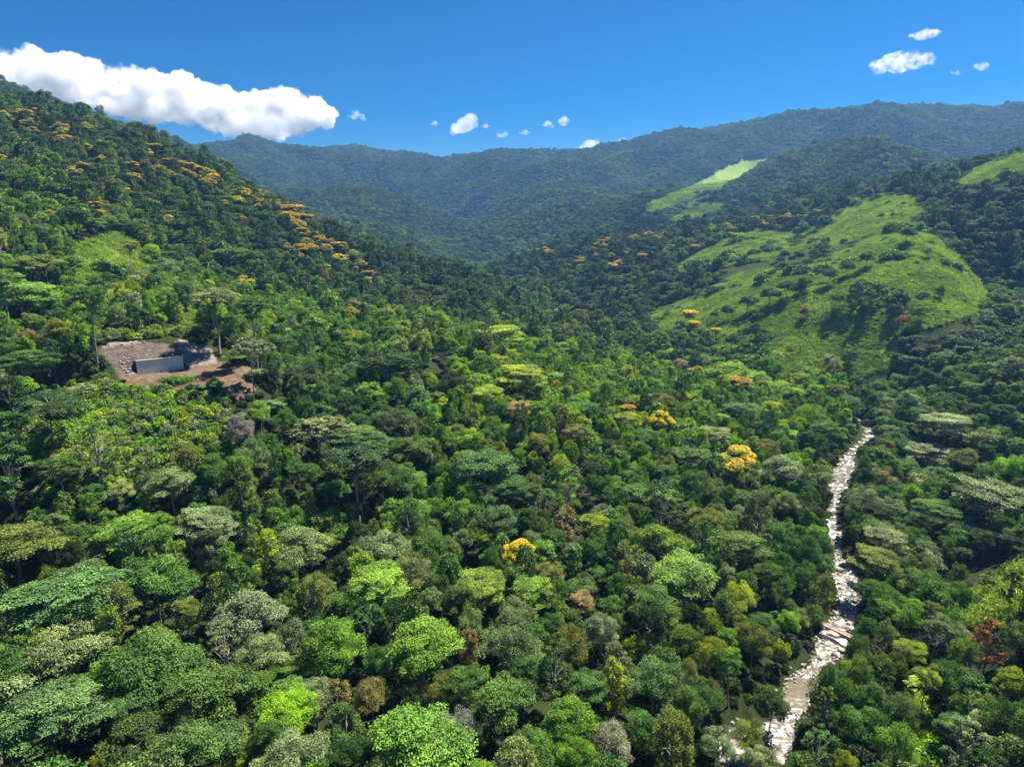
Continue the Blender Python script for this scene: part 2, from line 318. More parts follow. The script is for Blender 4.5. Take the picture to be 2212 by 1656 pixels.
# ------------------------------------------------------------------ tree shapes
UP = np.array([0, 0, 1.0])
def unit(v): return v/(np.linalg.norm(v, axis=-1, keepdims=True)+1e-9)
def leaves(P, Nn, L, W, rng, fold=.18, Dr=None):
    n_ = len(P); Dr = rng.normal(size=(n_,3)) if Dr is None else Dr
    Dr = unit(Dr - (Dr*Nn).sum(-1, keepdims=True)*Nn); Sd = np.cross(Nn, Dr)
    l = (L*rng.uniform(.7,1.25,n_))[:,None]; w = (W*rng.uniform(.75,1.2,n_))[:,None]
    V = np.stack([P-Dr*l*.5, P+Sd*w*.5+Nn*w*fold, P+Dr*l*.5-Nn*l*.12, P-Sd*w*.5+Nn*w*fold], 1).reshape(-1, 3)
    return V, np.arange(n_*4).reshape(n_, 4)
def crown_of(rng, C, rad, flat, n_, L, W, upb=.5, rnd=.55, zmin=-.35, shell=.5, stretch=None):
    """C clump centres, rad their radii -> leaf faces over all clumps with random values"""
    area = rad**2; k = rng.choice(len(C), n_, p=area/area.sum())
    d = unit(rng.normal(size=(n_,3))); d[:,2] = np.where(d[:,2] < zmin, -d[:,2]*.6, d[:,2]); d = unit(d)
    bump_ = 1+.22*np.sin(d[:,0]*5+k*1.7)*np.sin(d[:,1]*6+k*2.3)+.12*np.sin(d[:,2]*11+k)
    q = rng.uniform(shell, 1, n_)**.6
    off = d*(rad[k]*q*bump_)[:,None]; off[:,2] *= flat
    P = C[k]+off
    Nn = unit(d*np.array([.8,.8,.8/max(flat,.3)])*.6 + UP*upb + rng.normal(size=(n_,3))*rnd)
    Dr = d*np.array([1,1,.2]) - UP*.35 + rng.normal(size=(n_,3))*.5
    cr = rng.uniform(0,1,len(C))
    V, f = leaves(P, Nn, L, W, rng, Dr=Dr)
    return V, f, rng.uniform(0,1,n_), np.clip(cr[k]+rng.normal(size=n_)*.08, 0, 1), k, d
def limbs(rng, C, ztop, zfork, r0, count=12, wob=.6):
    parts = []
    lean = rng.normal(size=2)*.4
    zs = np.linspace(-3, ztop, 8); px = np.stack([lean[0]*(zs/ztop)**2*2, lean[1]*(zs/ztop)**2*2, zs], -1); px[1:-1,:2] += rng.normal(size=(6,2))*.12
    parts.append(tube(px, np.interp(zs, [-3,0,1.5,ztop], [r0*1.7,r0*1.5,r0,r0*.35]), 7))
    idx = rng.choice(len(C), min(count, len(C)), replace=False)
    for i in idx:
        z0 = rng.uniform(zfork, max(zfork+.5, min(ztop*.95, C[i,2]-1.0))); a = np.array([np.interp(z0, zs, px[:,0]), np.interp(z0, zs, px[:,1]), z0]); b = C[i]
        t = np.linspace(0, 1, 5)[:,None]; c = a*(1-t)+b*t; c[:,2] += np.sin(t[:,0]*math.pi)*.8; c[1:-1] += rng.normal(size=(3,3))*wob*.4
        parts.append(tube(c, np.linspace(r0*.5, r0*.12, 5), 5))
        for _ in range(2):
            e = b + rng.normal(size=3)*np.array([1.6,1.6,.6]); parts.append(tube(np.array([c[3], (c[3]+e)/2+rng.normal(size=3)*.2, e]), [r0*.2, r0*.12, r0*.05], 4))
    return cat(parts)
PALE = {}
def proto(kind, seed, q):
    """one tree shape; q scales the number of leaves -> dict of meshes (numpy) at crown radius ~10"""
    rng = np.random.default_rng(seed*977+len(kind)*31); ls = min(1/math.sqrt(q), 5.0)
    def cl(n_, rx, rz, zc, rmin, rmax, low=.0, ring=1.0):
        a = rng.uniform(0, 2*np.pi, n_); e = np.arcsin(rng.uniform(low, 1, n_)); s = rng.uniform(.82, 1.06, n_)
        lob = 1+.18*np.sin(a*2+seed)+.13*np.sin(a*5+seed*2)
        return np.stack([rx*np.cos(e)*np.cos(a)*s*lob, rx*np.cos(e)*np.sin(a)*s*lob, zc+rz*np.sin(e)*s*(1+.12*np.sin(a*3+seed))], -1), rng.uniform(rmin, rmax, n_)
    L, W, n_ = .5, .34, int(16000*q); kw = dict(upb=.5, rnd=.5)
    zf, r0, lc = 8, .42, 14
    if kind == 'dome':
        C, rd = cl(40, 7.4, 6.6, 12.6, 1.7, 3.3, -.2); C2, r2 = cl(12, 4.5, 2.5, 13, 2.0, 2.8); C = np.r_[C, C2]; rd = np.r_[rd, r2]; flat = .62; kw = dict(upb=.6, rnd=.5, zmin=-.18, shell=.55); zc = 16; rad = 9.6
    elif kind == 'round':
        C, rd = cl(80, 7.4, 7.2, 12.5, 1.5, 2.6, -.3); C2, r2 = cl(16, 4.5, 3.5, 12.5, 2.2, 3.0); C = np.r_[C, C2]; rd = np.r_[rd, r2]; flat = .85; zc = 15; rad = 9.2; L, W = .46, .33; kw = dict(upb=.45, rnd=.5, zmin=-.25)
    elif kind == 'umbrella':
        parts = []
        for k, (z, r1, r2_, m_) in enumerate(((18.2,0,7.8,34),(15.2,4.5,8.6,20),(12.2,4.0,7.6,12))):
            a = rng.uniform(0, 2*np.pi, m_); r_ = np.sqrt(rng.uniform(r1**2, r2_**2, m_)); parts.append(np.stack([r_*np.cos(a), r_*np.sin(a), z-.022*r_**2+rng.normal(size=m_)*.45], -1))
        C = np.concatenate(parts); rd = rng.uniform(1.7, 2.8, len(C)); flat = .36; zc = 16; rad = 9.6; kw = dict(upb=.8, rnd=.45, zmin=-.15); n_ = int(15000*q); zf = 9; lc = 20
    elif kind == 'feathery':
        C, rd = cl(70, 7.8, 4.6, 14, 1.3, 2.3, -.05); a = rng.uniform(0, 6.28, 24); r_ = rng.uniform(0, 7, 24); C = np.r_[C, np.stack([r_*np.cos(a), r_*np.sin(a), 13+rng.uniform(-2,3,24)], -1)]; rd = np.r_[rd, rng.uniform(1.4,2.2,24)]
        flat = .42; zc = 16; rad = 9.4; L, W = .5, .22; n_ = int(20000*q); kw = dict(upb=.75, rnd=.55, zmin=-.2, shell=.25); lc = 22
    elif kind == 'column':
        m_ = 64; z = rng.uniform(2.5, 21, m_); prof = np.interp(z, [2,6,14,19,22], [2.6,3.6,4.4,3.0,.6]); a = rng.uniform(0, 6.28, m_)
        C = np.stack([prof*np.cos(a), prof*np.sin(a), z], -1); rd = rng.uniform(1.0, 1.9, m_); flat = .95; zc = 14; rad = 5.6; n_ = int(11500*q); L, W = .44, .32; kw = dict(upb=.3, rnd=.5, zmin=-.6)
    elif kind == 'rosette':
        C, rd = cl(95, 8.2, 4.6, 14.5, .9, 1.4, -.05); flat = .55; zc = 16.5; rad = 9.2; L, W = .95, .42; n_ = int(5200*q); kw = dict(upb=.9, rnd=.35, zmin=-.1, shell=.3); lc = 26; r0 = .34
    elif kind == 'tall':
        a = rng.uniform(0, 6.28, 42); r_ = np.sqrt(rng.uniform(0, 42, 42)); C = np.stack([r_*np.cos(a), r_*np.sin(a), 29-.05*r_**2+rng.normal(size=42)*1.3], -1)
        C = np.r_[C, np.stack([3*np.cos(a[:9]), 3*np.sin(a[:9]), 22+rng.uniform(0,4,9)], -1)]; rd = rng.uniform(1.3, 2.3, len(C)); flat = .42; zc = 27; rad = 8; L, W = .55, .3; n_ = int(9000*q); kw = dict(upb=.8, rnd=.5, zmin=-.2, shell=.3); zf = 19; lc = 20; r0 = .4
    elif kind == 'slender':
        C = np.r_[rng.normal(size=(16,3))*np.array([1.9,1.9,1.2])+np.array([0,0,22]), rng.normal(size=(5,3))*np.array([1.2,1.2,2])+np.array([0,0,16])]; rd = rng.uniform(.8, 1.4, len(C)); flat = .5; zc = 21; rad = 4.2; n_ = int(2600*q); L, W = .5, .32; zf = 15; lc = 10; r0 = .24
    elif kind == 'sparse':
        m_ = 46; z = rng.uniform(7, 22, m_); prof = np.interp(z, [6,12,18,23], [3,5.5,4.5,1])*rng.uniform(.5,1.1,m_); a = rng.uniform(0, 6.28, m_); C = np.stack([prof*np.cos(a), prof*np.sin(a), z], -1); rd = rng.uniform(.8, 1.5, m_); flat = .6; zc = 16; rad = 6; n_ = int(4200*q); L, W = .5, .32; kw = dict(upb=.5, rnd=.6, shell=.2); zf = 5; lc = 30; r0 = .32
    elif kind == 'shrub':
        C, rd = cl(26, 2.3, 1.9, .5, .8, 1.3, -.1); flat = .8; zc = 1.6; rad = 3.1; n_ = int(2200*q); L, W = .46, .28; zf = .2; lc = 6; r0 = .09
    V, f, lr, cr, k, d = crown_of(rng, C, rd, flat, n_, L*ls, W*ls, **kw)
    ztop = C[:,2].max()-.8 if kind != 'shrub' else 1.2
    tv, tf = limbs(rng, C, ztop, zf, r0, lc if q > .1 else 4)
    # flower heads over the tops of the outer clumps
    sel = np.where((d[:,2] > .25) & (C[k][:,2]+d[:,2] > np.percentile(C[:,2], 35)))[0]; sel = rng.permutation(sel)[:int(5200*q)]
    P = C[k[sel]] + d[sel]*(rd[k[sel]]*1.06)[:,None]*np.array([1,1,flat]) + UP*.15
    bv, bf = leaves(P, unit(d[sel]*.5+UP*.8+rng.normal(size=(len(sel),3))*.5), .62*ls, .56*ls, rng)
    keep = (rng.uniform(0,1,len(C))[k[sel]] < (.55,.4,.9)[seed % 3])
    bf_ = np.arange(keep.sum()*4).reshape(-1, 4); bv = bv.reshape(-1,4,3)[keep].reshape(-1,3)
    return dict(kind=kind, crown=(V, f, lr, cr), wood=(tv, tf), blos=(bv, bf_, rng.uniform(0,1,len(bf_))), zc=zc, rad=rad)
def dead_wood(seed):
    rng = np.random.default_rng(seed); parts = []
    def grow(a, d, l, r, lev):
        b = a+d*l; mid = (a+b)/2+rng.normal(size=3)*l*.06; parts.append(tube(np.array([a, mid, b]), [r, r*.8, r*.62], 6 if lev == 0 else 4))
        if lev >= 4: return
        for _ in range(int(rng.integers(3, 5)) if lev else 5):
            nd = unit(d*.75+rng.normal(size=3)*.62+UP*.16); grow(a+d*l*rng.uniform(.65,1), nd, l*rng.uniform(.55,.78), r*.55, lev+1)
    grow(np.array([0,0,-2.]), unit(np.array([.05,.03,1])), 9.5, .42, 0)
    return cat(parts)

NEAR = {}   # kind -> list of (crown mesh, wood mesh, blossom mesh, zc, rad)
def shapes(kind, q, count, off=0):
    out = []
    for s in range(count):
        p = proto(kind, s+1+off, q); V, f, lr, cr = p['crown']
        cm = mesh(kind+'_crown', V, f, M_LEAF, False, dict(leaf_random=lr, clump_random=cr)); wm = mesh(kind+'_trunk', *p['wood'], M_BARK, True)
        bm = mesh(kind+'_blossoms', p['blos'][0], p['blos'][1], M_BLOS, False, dict(leaf_random=p['blos'][2], clump_random=p['blos'][2][::-1])) if kind in ('dome','umbrella') else None
        out.append((cm, wm, bm, p['zc'], p['rad']))
    return out
for kd, cnt in (('dome',4),('round',2),('umbrella',3),('feathery',3),('column',2),('rosette',2),('tall',2),('slender',1),('sparse',1),('shrub',2)): NEAR[kd] = shapes(kd, 1.0, cnt)
MIDS = {}
for kd, cnt in (('dome',3),('round',2),('umbrella',2),('column',1),('feathery',1),('rosette',1),('slender',1),('tall',1),('shrub',2),('sparse',1)): MIDS[kd] = shapes(kd, .3, cnt, 10)
def mass_proto(kind, seed, q):
    p = proto(kind, seed, q); V, f, lr, cr = p['crown']; tv, tf = p['wood']
    me = mesh('mass_'+kind, np.concatenate([V, tv]), np.concatenate([f, tf+len(V)]), [M_LEAFI, M_BARK], False, dict(leaf_random=np.r_[lr, np.zeros(len(tf))], clump_random=np.r_[cr, np.zeros(len(tf))]), np.r_[np.zeros(len(f)), np.ones(len(tf))])
    return bpy.data.objects.new('mass_'+kind, me), p['zc'], p['rad']
DEADS = [mesh('dead_tree_wood', *dead_wood(5+i), M_DEAD, True) for i in range(2)]

def scatter(name, kinds, pos, which, scale, rotz, tint, label=None):
    """one mass of instanced plants as ONE object: points carry the shape index, scale, turn and tint"""
    cl_ = bpy.data.collections.new(name+'_shapes')
    for i_, o in enumerate(kinds): o.name = '%s_shape_%03d' % (name, i_); cl_.objects.link(o)
    me = bpy.data.meshes.new(name); me.vertices.add(len(pos)); me.vertices.foreach_set('co', np.asarray(pos, np.float32).ravel())
    def at(nm, ty, val, key):
        a = me.attributes.new(nm, ty, 'POINT'); a.data.foreach_set(key, np.asarray(val).ravel())
    at('which', 'INT', which.astype(np.int32), 'value'); at('size', 'FLOAT_VECTOR', scale.astype(np.float32), 'vector')
    at('turn', 'FLOAT_VECTOR', np.stack([0*rotz, 0*rotz, rotz], -1).astype(np.float32), 'vector'); at('tint', 'FLOAT_COLOR', np.c_[tint, np.ones(len(tint))].astype(np.float32), 'color')
    o = put(bpy.data.objects.new(name, me)); tag(o, label, kind='stuff')
    ng = bpy.data.node_groups.new(name+'_nodes', 'GeometryNodeTree'); ng.interface.new_socket('Geometry', in_out='INPUT', socket_type='NodeSocketGeometry'); ng.interface.new_socket('Geometry', in_out='OUTPUT', socket_type='NodeSocketGeometry')
    gi = ng.nodes.new('NodeGroupInput'); go = ng.nodes.new('NodeGroupOutput'); ip = ng.nodes.new('GeometryNodeInstanceOnPoints'); ci = ng.nodes.new('GeometryNodeCollectionInfo')
    ci.inputs['Collection'].default_value = cl_; ci.inputs['Separate Children'].default_value = True; ci.inputs['Reset Children'].default_value = True; ip.inputs['Pick Instance'].default_value = True
    def na(nm, ty):
        x = ng.nodes.new('GeometryNodeInputNamedAttribute'); x.data_type = ty; x.inputs['Name'].default_value = nm; return x.outputs['Attribute']
    lk = ng.links.new; lk(gi.outputs[0], ip.inputs['Points']); lk(ci.outputs[0], ip.inputs['Instance']); lk(na('which','INT'), ip.inputs['Instance Index']); lk(na('turn','FLOAT_VECTOR'), ip.inputs['Rotation']); lk(na('size','FLOAT_VECTOR'), ip.inputs['Scale']); lk(ip.outputs[0], go.inputs[0])
    md = o.modifiers.new('scatter', 'NODES'); md.node_group = ng
    return o

# ------------------------------------------------------------------ where the trees stand
TINT = dict(dk=(.055,.115,.022), md=(.11,.22,.034), br=(.19,.345,.034), bl=(.235,.32,.125), bg=(.13,.24,.056), yl=(.32,.42,.02), lm=(.25,.44,.014),
            ol=(.2,.25,.038), bn=(.34,.28,.1), gy=(.32,.32,.25), rd=(.36,.15,.034), pl=(.32,.39,.16), oy=(.85,.62,.04), oo=(.62,.44,.05))
HAND = [  # crown centre (u, v), crown width, shape, colour
 (28,1170,170,'dome','ol'),(115,1188,70,'dome','bn'),(289,1146,140,'umbrella','br'),(442,1125,130,'umbrella','bl'),(139,1282,210,'umbrella','bg'),(334,1240,150,'dome','md'),(362,1195,90,'column','br'),(651,1178,140,'dome','bl'),(571,1195,80,'column','yl'),(452,1184,60,'column','bl'),
 (682,1275,90,'round','ol'),(543,1316,150,'dome','bl'),(146,1386,165,'dome','bl'),(320,1415,220,'dome','md'),(450,1490,200,'dome','md'),(104,1543,230,'umbrella','bg'),(35,1330,150,'dome','dk'),(410,1600,170,'dome','bg'),(626,1522,150,'feathery','lm'),(717,1393,140,'round','br'),
 (626,1630,150,'dome','bl'),(564,1404,100,'dome','bl'),(209,1348,45,'round','yl'),(735,1505,50,'column','bn'),(463,1264,40,'column','yl'),(226,1633,60,'round','ol'),(500,1616,80,'round','yl'),
 (818,1256,150,'umbrella','br'),(1041,1259,120,'umbrella','br'),(1144,1278,110,'umbrella','br'),(932,1164,90,'dome','md'),(829,1175,110,'dome','bl'),(976,1193,55,'round','ol'),(910,1380,170,'dome','br'),(1104,1402,130,'round','bl'),(1228,1387,90,'round','ol'),(1298,1358,75,'round','pl'),
 (1407,1300,120,'dome','md'),(1484,1234,150,'umbrella','br'),(1349,1215,70,'column','ol'),(1257,1289,60,'umbrella','bn'),(1426,1164,110,'dome','br'),(1407,1457,120,'dome','bg'),(1268,1475,90,'umbrella','md'),(1085,1512,160,'dome','md'),(1228,1545,120,'dome','br'),(899,1604,250,'dome','br'),(990,1570,100,'round','gy'),
 (804,1500,80,'round','bn'),(950,1490,75,'round','ol'),(1323,1604,100,'round','gy'),(1543,1593,80,'dome','bl'),(1451,1604,95,'column','ol'),(1481,1446,60,'round','ol'),(1532,1402,70,'round','yl'),(1371,1395,55,'round','yl'),(1327,1475,55,'column','yl'),(1195,1234,65,'umbrella','ol'),(1012,1384,40,'column','bn'),
 (1217,1128,45,'column','bn'),(844,1146,45,'round','lm'),(1287,1128,70,'umbrella','yl'),(1349,1150,65,'round','bl'),(1590,1175,130,'umbrella','md'),(1536,1336,50,'round','yl'),(1736,893,50,'round','lm'),(1695,1008,100,'dome','bl'),(1776,1031,60,'feathery','bl'),(1757,1103,60,'dome','dk'),
 (1595,1280,80,'dome','yl'),(1963,1065,50,'round','lm'),(2183,1012,80,'round','lm'),(2044,912,110,'umbrella','pl'),(2025,1103,110,'umbrella','md'),(2150,1070,160,'umbrella','bl'),(1915,1160,90,'umbrella','pl'),(1891,1208,110,'umbrella','ol'),(1987,1256,90,'dome','md'),(1949,1309,100,'dome','br'),(2049,1352,85,'feathery','bl'),
 (2135,1371,70,'sparse','rd'),(2083,1409,75,'round','br'),(1968,1404,70,'umbrella','yl'),(1853,1452,75,'round','br'),(2049,1467,100,'round','md'),(2183,1471,80,'dome','yl'),(1872,1552,100,'dome','md'),(1934,1605,95,'round','br'),(2169,1553,100,'round','md'),(2092,1591,90,'sparse','pl'),(1666,1519,85,'dome','dk'),(1618,1577,75,'dome','ol'),
 (1785,1519,55,'sparse','ol'),(2193,1256,50,'slender','md'),(2140,1247,45,'dome','bl'),(1757,1323,55,'dome','md'),(1765,1275,45,'column','ol'),(1640,1629,70,'dome','pl'),(1800,1629,40,'column','dk'),(1820,1650,60,'round','yl'),(1700,1338,60,'dome','lm'),(1628,1380,80,'round','ol'),(1680,1400,50,'round','yl'),(1900,1022,60,'dome','bn'),
 (2083,988,70,'dome','ol'),(2130,945,80,'dome','bl'),(1997,974,100,'umbrella','bl'),(1018,943,65,'dome','lm'),(925,893,45,'column','lm'),(916,744,38,'column','lm'),(1054,847,75,'umbrella','yl'),(1127,808,120,'umbrella','yl'),(1080,718,110,'umbrella','lm'),(1121,879,65,'umbrella','bn'),(834,776,130,'feathery','dk'),(843,899,110,'feathery','dk'),
 (769,943,140,'feathery','bg'),(1021,899,45,'column','ol'),(1159,952,70,'dome','ol'),(1247,932,70,'umbrella','ol'),(1048,999,140,'umbrella','md'),(963,1043,48,'round','lm'),(1206,999,45,'round','yl'),(980,826,60,'round','dk'),(989,712,70,'dome','md'),(933,706,60,'column','br'),(1171,767,45,'dome','lm'),(1106,1046,100,'feathery','bg'),(690,920,110,'rosette','pl'),
 (1602,885,85,'umbrella','md'),(1700,839,80,'dome','lm'),(1577,797,90,'dome','lm'),(1638,812,70,'dome','lm'),(1467,790,45,'round','gy'),(1514,780,45,'round','gy'),(1462,758,50,'dome','lm'),(1455,726,65,'dome','dk'),(1404,782,35,'column','lm'),(1467,866,40,'column','dk'),(1511,885,38,'column','br'),(1802,777,45,'dome','pl'),(1836,773,35,'round','dk'),
 (1426,861,75,'feathery','ol'),(1357,868,45,'umbrella','ol'),(1538,937,85,'umbrella','bl'),(1497,983,85,'umbrella','md'),(1658,961,65,'feathery','ol'),(1360,902,60,'umbrella','yl'),(1382,971,45,'round','br'),
 # lone trees of the grass hill
 (1637,680,28,'dome','dk'),(1739,672,20,'round','rd'),(1785,682,16,'sparse','gy'),(1633,711,36,'round','dk'),(1580,733,36,'round','dk'),(1690,653,17,'round','dk'),(1758,633,14,'slender','md'),(1648,750,26,'dome','dk'),(1670,765,45,'umbrella','yl'),(1572,667,30,'dome','dk'),(1545,676,22,'dome','md'),(1616,648,40,'dome','dk'),(1663,632,45,'dome','dk'),
 (1700,615,40,'dome','dk'),(1740,604,36,'dome','md'),(1790,588,40,'dome','dk'),(1830,572,36,'dome','dk'),(1870,552,40,'dome','md'),(1815,640,46,'dome','md'),(1850,625,40,'sparse','ol'),(1880,640,40,'sparse','bg'),(1846,682,15,'slender','yl'),(1731,752,18,'slender','yl'),(2030,625,20,'dome','dk'),(2004,540,20,'dome','bl'),(1960,500,36,'dome','dk'),
 (1935,665,36,'dome','dk'),(1950,690,30,'dome','rd'),(1985,668,36,'umbrella','md'),(1920,560,16,'shrub','md'),(1765,700,14,'shrub','bn'),
 # around the road cut
 (80,567,110,'feathery','ol'),(40,626,130,'umbrella','br'),(328,543,40,'round','lm'),(355,575,60,'dome','bl'),(500,548,85,'umbrella','md'),(440,570,42,'umbrella','bg'),(60,775,130,'feathery','bg'),(100,865,150,'feathery','dk'),(62,726,38,'round','bn'),(130,715,85,'dome','ol'),(345,632,70,'dome','br'),(400,625,60,'round','md'),(560,885,60,'dome','br'),(615,905,60,'dome','md'),
 (30,960,120,'dome','md'),(400,985,55,'round','ol'),(520,930,60,'round','gy'),(370,1040,90,'dome','pl'),(270,1060,60,'dome','pl'),(600,740,80,'dome','md'),(650,800,90,'dome','dk'),(280,650,50,'dome','md'),
]
TALL = [  # foot (u, v), crown centre (u, v), width, shape, colour
 (212,797,223,642,78,'tall','md'),(476,762,462,640,108,'tall','bl'),(556,800,548,660,84,'tall','md'),(549,851,548,748,76,'rosette','pl'),(26,735,20,600,90,'tall','br'),(288,610,287,529,52,'tall','yl'),(188,908,188,838,60,'tall','pl'),(775,1130,750,985,150,'tall','dk'),
 (2100,1650,2098,1560,60,'slender','pl'),(1986,1565,1982,1457,60,'tall','yl'),(1968,1530,1949,1476,50,'slender','yl'),
]
FLOWER = [  # flowering trees: crown centre, width, shape, leaf colour, blossom colour
 (1118,1190,85,'dome','yl','oy'),(1590,990,100,'dome','yl','oy'),(1428,907,60,'dome','yl','oy'),(758,674,36,'dome','ol','oo'),(1007,638,28,'dome','ol','oo'),(815,723,16,'dome','md','oo'),(1587,824,75,'umbrella','ol','oo'),(1504,800,35,'dome','yl','oy'),(1484,812,26,'dome','ol','oo'),(1492,677,38,'umbrella','yl','oy'),(525,608,48,'dome','br','oy'),
 (1330,917,30,'umbrella','ol','oo'),(1245,685,30,'umbrella','yl','oy'),(1295,703,24,'dome','yl','oy'),(1210,672,24,'umbrella','yl','oy'),(1455,648,0,'',0,0),(1275,1010,0,'',0,0),(1200,830,26,'dome','ol','oo'),(1355,885,40,'umbrella','yl','oo'),(1500,700,30,'umbrella','yl','oy'),(1545,715,26,'umbrella','yl','oy'),(1750,560,0,'',0,0)]
FLOWER = [f for f in FLOWER if f[2]]
prs = np.random.default_rng(77)
for (u0, v0, u1, v1, su, sv, cnt) in ((20,225,560,420,60,22,34),(0,345,300,360,60,14,14),(140,400,620,430,60,40,14),(300,300,720,500,40,18,26),(620,470,820,560,30,30,14),(640,500,760,570,60,30,8),(560,400,660,440,30,16,10),(1100,545,1780,455,40,10,34),(1150,570,1500,520,60,18,14)):
    for k in range(cnt):
        t = prs.uniform(); w = prs.uniform(22, 44) if u0 < 1000 else prs.uniform(15, 26)
        FLOWER.append((u0+(u1-u0)*t+prs.normal()*su*.5, v0+(v1-v0)*t+abs(prs.normal())*sv, w, 'umbrella' if prs.uniform() < .3 else 'dome', ['ol','md','dk'][int(prs.integers(3))], 'oo' if prs.uniform() < .75 else 'oy'))
DEAD = [(529,1372,60,'gy'),(1180,1120,55,'gy'),(1920,1414,66,'bn'),(2016,1404,66,'gy'),(2100,1480,70,'gy'),(1240,1070,50,'gy'),(310,600,30,'bn'),(1990,580,24,'gy'),(2045,525,30,'gy')]

DS = np.geomspace(58, 1150, 700)
def stand(u, v, w, zc, rad, shrub=False):
    """follow the sight line until the tree's crown centre, at this apparent width, rests on the ground"""
    X = xfac(u, v)*DS*S; Y = DS*S; z = ratio(v)*Y+ZC; f = Y*math.cos(PITCH)-(z-ZC)*math.sin(PITCH)
    s = w/F*f/(2*rad); sz = s if shrub else .5*s+.5*np.minimum(1.0, s*1.6)
    g = z-(H(X, Y)+zc*sz); b = np.where(g <= 0)[0]
    i = b[0] if len(b) else int(np.argmin(g)); return X[i], Y[i], float(H(X[i:i+1], Y[i:i+1])[0]), s[i], sz[i]
def foot(u, v):
    X = xfac(u, v)*DS*S; Y = DS*S; z = ratio(v)*Y+ZC; g = z-H(X, Y); b = np.where(g <= 0)[0]; i = b[0] if len(b) else int(np.argmin(g)); return X[i], Y[i], z[i]

rnd = np.random.default_rng(4)
TREES = []   # dict per tree
def add(kind, tint, x, y, z, s, sz, **kw):
    TREES.append(dict(kind=kind, tint=tint, x=x, y=y, z=z, s=s, sz=sz, **kw))
def dims(kind, px): sh = (NEAR if px > 58 else MIDS)[kind]; return sh
for (u, v, w, kd, tn) in HAND:
    sh = dims(kd, w)[0]; x, y, z, s, sz = stand(u, v, w, sh[3], sh[4], kd == 'shrub'); add(kd, tn, x, y, z, s, sz, hand=True)
for (fu, fv, u, v, w, kd, tn) in TALL:
    x, y, z = foot(fu, fv); sh = dims(kd, w)[0]; f = y*math.cos(PITCH)-(z-ZC)*math.sin(PITCH); s = w/F*f/(2*sh[4]); top = ratio(v)*y+ZC; add(kd, tn, x, y, z, s, max(.35, (top-z)/sh[3]), hand=True, lean=(xfac(u, v)*y-x)/max(1, top-z))
for (u, v, w, kd, tn, bc) in FLOWER:
    sh = dims(kd, w)[0]; x, y, z, s, sz = stand(u, v, w, sh[3], sh[4]); add(kd, tn, x, y, z, s, sz, hand=True, blos=bc)
for (u, v, w, tn) in DEAD:
    x, y, z, s, sz = stand(u, v, w, 10, 7); add('dead', tn, x, y, z, s, sz, hand=True)

# fill the forest between them
KEEP = [(2050,1195,26,190),(2110,1200,28,190),(2165,1190,26,185),(2180,1270,24,150),(2100,1325,22,150),(2210,1305,20,148),(2010,1625,18,112),(1985,1520,16,122),(200,600,14,300),(250,565,16,330),(300,600,14,330),(240,640,14,300),(420,690,16,270),(235,703,12,262),(290,703,12,262),(60,440,14,380),(120,465,14,380),(938,766,20,308),(945,772,14,308),(1810,1356,16,153),(1990,1570,26,117),(2130,1305,34,152),(345,795,50,224),(300,770,40,235),(420,790,36,230),(510,825,32,215),(260,760,24,240),(365,752,30,240),(390,830,26,212)] + [(u_, v_, 10, 425) for u_, v_ in ((1415,672),(1440,690),(1480,700),(1520,715),(1550,735),(1590,755),(1640,770),(1700,785),(1760,795),(1820,800),(1880,790),(1920,770),(1600,720),(1680,740),(1800,760))]
ru, rv, rf_ = project(RIV[:,0], RIV[:,1], RIV[:,2]+ZC)
KEEP += [(h_[0], h_[1], h_[2]*.24, t_['y']/S) for h_, t_ in zip(HAND, TREES) if h_[2] > 34]+[(h_[2], h_[3], h_[4]*.3, t_['y']/S) for h_, t_ in zip(TALL, TREES[len(HAND):])]+[(h_[0], h_[1], h_[2]*.3, t_['y']/S) for h_, t_ in zip(FLOWER[:19], TREES[len(HAND)+len(TALL):])]
KEEP = np.array(KEEP + [(ru[k], rv[k], RIVW[k]*F/rf_[k]*(.5 if rv[k] < 1420 else .12), RIV[k,1]/S) for k in range(0, 260, 2) if 900 < rv[k] < 1650])
cell = {}
def key(x, y): return (int(x//14), int(y//14))
def clear(x, y, r, k=.7):
    i, j = key(x, y)
    for a in (-2,-1,0,1,2):
        for b in (-2,-1,0,1,2):
            for (px, py, pr) in cell.get((i+a, j+b), ()):
                if (px-x)**2+(py-y)**2 < ((pr+r)*k)**2: return False
    return True
def occupy(x, y, r): cell.setdefault(key(x, y), []).append((x, y, r))
for t in TREES:
    rad = 7 if t['kind'] == 'dead' else dims(t['kind'], 99)[0][4]; t['r'] = rad*t['s']; occupy(t['x'], t['y'], t['r'])
